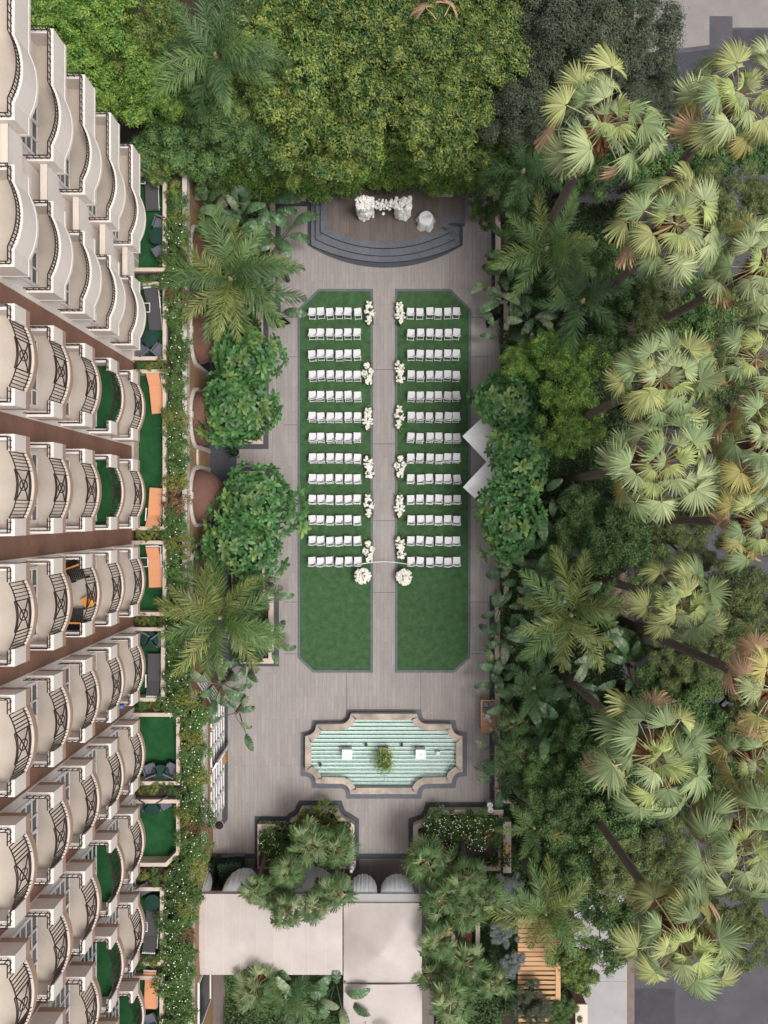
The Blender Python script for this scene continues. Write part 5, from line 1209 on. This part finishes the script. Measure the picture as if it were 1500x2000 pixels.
# ------------------------------------------------------------------ paddle leaved plants
for a in ((400,405,3.6,'paddle leaved plant against the hotel wall left of the stage',8,1.05),(440,470,3.6,'tall paddle leaved plant between hotel wall and left feather palm',8,1.0),(500,400,3.0,'shaded paddle leaved plant by the hedge planter left of the stage',8,1.0),(470,425,3.4,'paddle leaved plant in the corner left of the stage',8,.95),(540,450,3.0,'glossy paddle leaved plant nearest the stage steps',11,1.05),(515,505,2.6,'paddle leaved plant under the left feather palm',7,.85),(553,525,2.2,'single low paddle leaved plant at the paving edge',4,.6),
          (520,600,2.4,'torn paddle leaved plant beside the left covered speaker',6,.85),(400,590,3.2,'paddle leaved plant over the uppermost brown awning',5,.8),
          (425,1345,4.0,'torn paddle leaved plant over the garden room corner',8,.85),(480,1290,2.8,'paddle leaved plant below the left feather palm',7,.8),(525,1255,2.2,'paddle leaved plant at the lower end of the left planter',6,.75),(520,1150,2.2,'paddle leaved plant between rosette tree and left feather palm',5,.75),(455,1400,3.4,'drooping paddle leaved plant on the plaza side of the garden room',6,.7),
          (992,485,2.2,'paddle leaved plant at the upper end of the right bed wall',7,.8),(985,535,2.4,'paddle leaved plant overhanging the right bed wall near the stage',7,.85),(985,1195,2.0,'paddle leaved plant overhanging the paving right of the lower lawn',7,.8),(990,1245,2.2,'paddle leaved plant at the right bed wall beside the lawn corner',7,.85),(985,1340,2.0,'paddle leaved plant just above the service table',6,.75),(985,1480,2.0,'paddle leaved plant overhanging the paving right of the fountain',7,.8),(985,1540,2.0,'paddle leaved plant at the lower end of the right bed wall',7,.8),(1010,1100,2.6,'paddle leaved plant below the lowest rosette tree',8,.9),(1005,575,2.6,'paddle leaved plant at the bed wall above the right speaker',6,.85),(990,650,2.2,'paddle leaved plant beside the right covered speaker',6,.8),(1045,615,3.8,'torn paddle leaved plant right of the covered speaker',8,.9),(1050,690,3.8,'paddle leaved plant above the lime green tree',7,.85),
          (1055,985,3.6,'paddle leaved plant below the white umbrellas',9,.95),(1085,1045,3.0,'dark paddle leaved plant below the rosette trees',7,.8),(1035,1130,3.0,'pale torn paddle leaved plant left of the arching palm',7,.9),(1060,1170,3.2,'paddle leaved plant at the foot of the arching palm',6,.8),
          (1050,1255,3.4,'broad paddle leaved plant right of the lower lawn',9,.95),(975,1305,2.2,'paddle leaved plant reaching over the paving above the service table',5,.8),(1015,1365,2.8,'paddle leaved plant behind the service table',7,.85),(1085,1420,3.6,'paddle leaved plant right of the fountain',8,.9),(1130,1190,3.4,'paddle leaved plant under the dry shrub',5,.8),
          (1165,1270,4.6,'torn paddle leaved plant beside the long bare trunk',8,.95),(1245,1310,4.6,'paddle leaved plant below the long bare trunk',7,.9),(1120,1330,3.6,'shaded paddle leaved plant above the fountain palm',7,.85),(1200,650,5.0,'paddle leaved plant with dry leaf above the middle fan palms',6,.8),
          (590,1955,3.2,'paddle leaved plant below the marquee, left one',9,.9),(655,1940,3.4,'paddle leaved plant below the marquee, right one',9,.95),(722,2004,4.0,'long paddle leaves in front of the barrel tent',2,.7),(85,55,6.0,'shaded paddle leaved plant at the top hotel corner',6,.9)):
    paddle_plant(a[0],a[1],a[2],a[3],a[4]+1,s=a[5]*1.08,pale=.42 if 'torn' in a[3] or 'pale' in a[3] else .15)
# ------------------------------------------------------------------ rosette leaved trees beside the lawn
rosette_tree(480,706,4.2,1.7,'dark rosette leaved tree in the upper left planter',80,1)
rosette_tree(466,800,4.4,1.6,'dense rosette leaved tree above the doorway path',105,2,squash=(1.2,1.0))
rosette_tree(505,985,4.6,1.9,'rosette leaved tree below the doorway path, upper crown',100,3,squash=(1.15,.9))
rosette_tree(470,1065,4.4,1.7,'rosette leaved tree below the doorway path, lower crown',85,4,squash=(1.25,.85))
rosette_tree(990,788,4.6,1.5,'rosette leaved tree right of the lawn above the umbrellas',75,5)
rosette_tree(1012,895,4.8,1.7,'rosette leaved tree over the white umbrellas',90,6,squash=(.85,1.1))
rosette_tree(992,1022,4.4,1.6,'rosette leaved tree right of the lawn below the umbrellas',80,7,squash=(.9,1.15))

# ------------------------------------------------------------------ shrubs in the terrace planters
def flower_specks(seed, n=9, r=.5): 
    r_ = np.random.default_rng(seed); a = r_.uniform(0,6.28,n); q = r*np.sqrt(r_.random(n)); return blossoms(np.stack([q*np.cos(a),q*np.sin(a),.42*np.sqrt(np.clip(1-(q/.6)**2,0,1))+.1],1),.024,seed).mesh('blossoms')
FS = [flower_specks(s) for s in (1,2,3)]; FB = [flower_specks(s,30,.48) for s in (4,5,6)]
spot = []
for i in range(53):
    y = 392+i*30.6; 
    if y < 1335: xs = [345]
    elif y < 1400: xs = [350+(y-1335)*.35, 330] if y > 1360 else [350]
    elif y < 1690: xs = [388,366] if i%2 else [378]
    elif y < 1760: xs = [352,385-(y-1690)*.25]
    else: xs = [338,360]
    spot += [(x+random.uniform(-4,4),y+random.uniform(-6,6)) for x in xs]
kinds = ['shrub_green','shrub_green','shrub_gold','shrub_green','ficus_dark','shrub_green','shrub_green','shrub_rust']
TN = [(549,'topmost terrace'),(716,'second terrace'),(1044,'longest terrace'),(1210,'lone orange lounger'),(1377,'half hidden terrace'),(1539,'bare square terrace'),(1711,'chamfered terrace'),(1879,'terrace by the marquee'),(9999,'lowest terrace')]
cnt = {}
for i,(x,y) in enumerate(spot):
    k = kinds[(i*5+int(y)//90)%7]; k = 'shrub_rust' if i%13 == 6 else k; k = 'shrub_gold' if 1340 < y < 1660 and i%4 == 0 else k
    p = P(x,y,SOIL_Z+.35); fl = k in ('shrub_green','ficus_dark') and i%4 != 0
    look = {'shrub_green':'green','shrub_gold':'golden','shrub_rust':'rusty brown','ficus_dark':'dark green'}[k]
    near = next(nm for yy,nm in TN if y < yy); n_ = cnt.get(near,0); cnt[near] = n_+1
    t = thing('planter_shrub', '%s shrub%s, %s from the top beside the %s' % (look, ' with white blossoms' if fl else '', ORD[n_], near), 'shrub', (p.x,p.y,SOIL_Z), 0, 'shrubs in the terrace edge planter')
    s = random.uniform(.92,1.2); link('foliage', CR_SM[i%4], k, t, loc=(0,0,.25), rot=(0,0,i*2.4), scale=(s,s*1.08,s*random.uniform(.7,1.1)))
    obj('stem', MB().tube([(0,0,-.05),(.02,.01,.3)],[.03,.02],6), 'bark', t)
    if fl: link('blossoms', FS[i%3], 'flower_white', t, loc=(0,0,.2), rot=(0,0,i*1.3), scale=s)
DV = [(549,'topmost and second'),(716,'second and longest'),(1044,'longest and lone orange lounger'),(1210,'lone orange lounger and next lower'),(1377,'hidden chairs and bare square'),(1539,'bare square and chamfered'),(1711,'chamfered and marquee side'),(1879,'marquee side and lowest')]
for i,(y,nm) in enumerate(DV):
    for j,x in enumerate((276,296,318) if y < 1350 else (278,302,328)):
        p = P(x,y,SOIL_Z+.3); k = ('shrub_gold','shrub_green','shrub_gold')[(i+j)%3] if i else 'shrub_green'
        t = thing('planter_shrub', '%s %s shrub in the divider between the %s terraces' % (('left','middle','right')[j], 'golden' if k == 'shrub_gold' else 'green', nm), 'shrub', (p.x,p.y,SOIL_Z), 0, 'shrubs between the terraces')
        link('foliage', CR_SM[(i+j)%4], k, t, loc=(0,0,.2), rot=(0,0,i+j*2.0), scale=(.62,.5,.65)); obj('stem', MB().tube([(0,0,-.05),(.01,.01,.2)],[.03,.02],6), 'bark', t)
# flowering plants in the scalloped planters and the fountain
for i,(x,y,k,f,lb) in enumerate(((525,1640,'ficus_dark','flower_yellow','dark bush with yellow blossoms at the left of the left scalloped planter'),(540,1668,'ficus_dark','flower_yellow','lower yellow flowering bush in the left scalloped planter'),(600,1602,'ficus','flower_red','green bush with red blossoms at the top of the left scalloped planter'),(640,1600,'ficus','flower_red','bush with red blossoms at the top right of the left scalloped planter'),
        (650,1632,'shrub_green','flower_yellow','yellow flowering bush at the right of the left scalloped planter'),(620,1690,'ficus_dark','flower_yellow','yellow flowering bush under the small palms'),(845,1610,'ficus_dark','flower_cream','white flowering bush at the left of the right scalloped planter'),(878,1608,'ficus_dark','flower_cream','white flowering bush second in the right scalloped planter'),(912,1610,'ficus_dark','flower_yellow','white flowering bush in the middle of the right scalloped planter'),(945,1608,'ficus_dark','flower_yellow','pale flowering bush fourth in the right scalloped planter'),(965,1625,'ficus_dark','flower_red','bush with red blossoms at the right corner of the right scalloped planter'),(870,1635,'ficus_dark','flower_cream','lower white flowering bush in the right scalloped planter'),(930,1640,'ficus_dark','flower_cream','lower right white flowering bush in the right scalloped planter'))):
    p = P(x,y,.9); t = thing('flowering_bush', lb, 'shrub', (p.x,p.y,.43), 0, 'flowering bushes in the scalloped planters'); s = 1.0
    link('foliage', CR_SM[i%4], k, t, loc=(0,0,.3), rot=(0,0,i*1.7), scale=1.35); link('blossoms', FB[i%3], f, t, loc=(0,0,.36), rot=(0,0,i), scale=(1.15,1.15,1.3)); obj('stem', MB().tube([(0,0,-.05),(0,0,.3)],[.04,.03],6), 'bark', t)
p = P(750,1484,.8); t = thing('fountain_fern', 'green fern plant in the middle of the fountain', 'plant', (p.x,p.y,.56))
r_ = np.random.default_rng(4); gp = r_.normal(size=(620,3))*np.array([.19,.26,.13])+np.array([0,-.05,.2]); link('foliage', sprig_mesh('foliage',gp,.22,.03,8), 'ficus_lime', t); link('fern_fronds', sprig_mesh('fern_fronds',gp[:260]*1.15,.3,.035,9), 'fan_new', t); obj('pot', MB().lathe([(0,0),(.16,0),(.2,.12),(0,.12)],14), 'stained_stone', t)
for i,(x,y,r) in enumerate(((990,1690,.5),(955,1700,.45))):
    p = P(x,y,.8); t = thing('agave', 'spiky yellow green agave, %s beside the garden steps' % ('right one','left one')[i], 'plant', (p.x-.6,p.y,.0), 0, 'agaves by the garden steps')
    for k in range(22): a = k*2.399; e = R(80-72*k/22); d = Vector((math.cos(a)*math.cos(e),math.sin(a)*math.cos(e),math.sin(e)))*r*1.1; s_ = Vector((-math.sin(a),math.cos(a),0))*.045; obj('leaf', MB().add([-s_*.7+Vector((0,0,.3)),s_*.7+Vector((0,0,.3)),d*.5+s_+Vector((0,0,.34)),d*.5-s_+Vector((0,0,.34)),d+Vector((0,0,.27))],[(0,1,2,3),(3,2,4)]), 'feather_gold' if k%2 else 'fan_green', t)
# dead palm leaves caught in the fig tree
for i,(x,y,rz) in enumerate(((852,38,130),(868,32,60))):
    p = P(x,y,9.0); tag(link('dead_palm_leaf', FAN_S[i], 'fan_dead', loc=p, rot=(R(20),R(-10),R(rz)), scale=1.0), 'dry tan palm leaf caught in the fig tree, %s one' % ('left','right')[i], 'leaf')

# ------------------------------------------------------------------ ground cover: uncountable leaves on the beds
def cover(regions, seed, name, label, m, L=.17, W=.08):
    r_ = np.random.default_rng(seed); pts = []
    for x0,x1,y0,y1,z0,z1,den in regions:
        n = int((x1-x0)*(y1-y0)*den); c = np.stack([r_.uniform(x0,x1,n),r_.uniform(y0,y1,n)],1)
        z = z0+(z1-z0)*(.5+.5*np.sin(c[:,0]*2.1+seed)*np.sin(c[:,1]*1.7))*r_.random(n)**.5; pts.append(np.column_stack([c,z]))
    pts = np.concatenate(pts); nr = r_.normal(size=(len(pts),3))*.5+np.array([0,0,1]); v,f = leaf_quads(pts,nr,L,W,r_); o = link(name, np_mesh(name,v,f), m); o['kind'] = 'stuff'; o['label'] = label; return o
cover([(6.0,12.4,-18.6,16,.1,1.3,420),(6.2,9.4,-26,-18.6,.05,1.0,380),(12.4,12.6,-18,19,.1,1.0,140),(2.7,6.1,-27,-16.2,.05,.7,420),(-9.0,14,16.3,28,.1,1.2,110)], 1, 'ground_cover', 'dark leafy ground cover under the garden trees', 'cover')
cover([(-7.8,-5.85,10.7,15.8,.45,1.2,420),(-7.8,-6.3,3.7,10.6,.45,1.0,420),(-7.8,-6.2,-7.7,2.0,.45,1.0,420),(-6.4,-1.7,-18.2,-15.9,.45,.8,300),(-8.2,-2.1,-27,-23.6,.05,1.2,420),(-9.0,-4.2,16.2,17.2,.4,1.2,300)], 2, 'ground_cover', 'dark leafy ground cover in the left planters', 'cover')
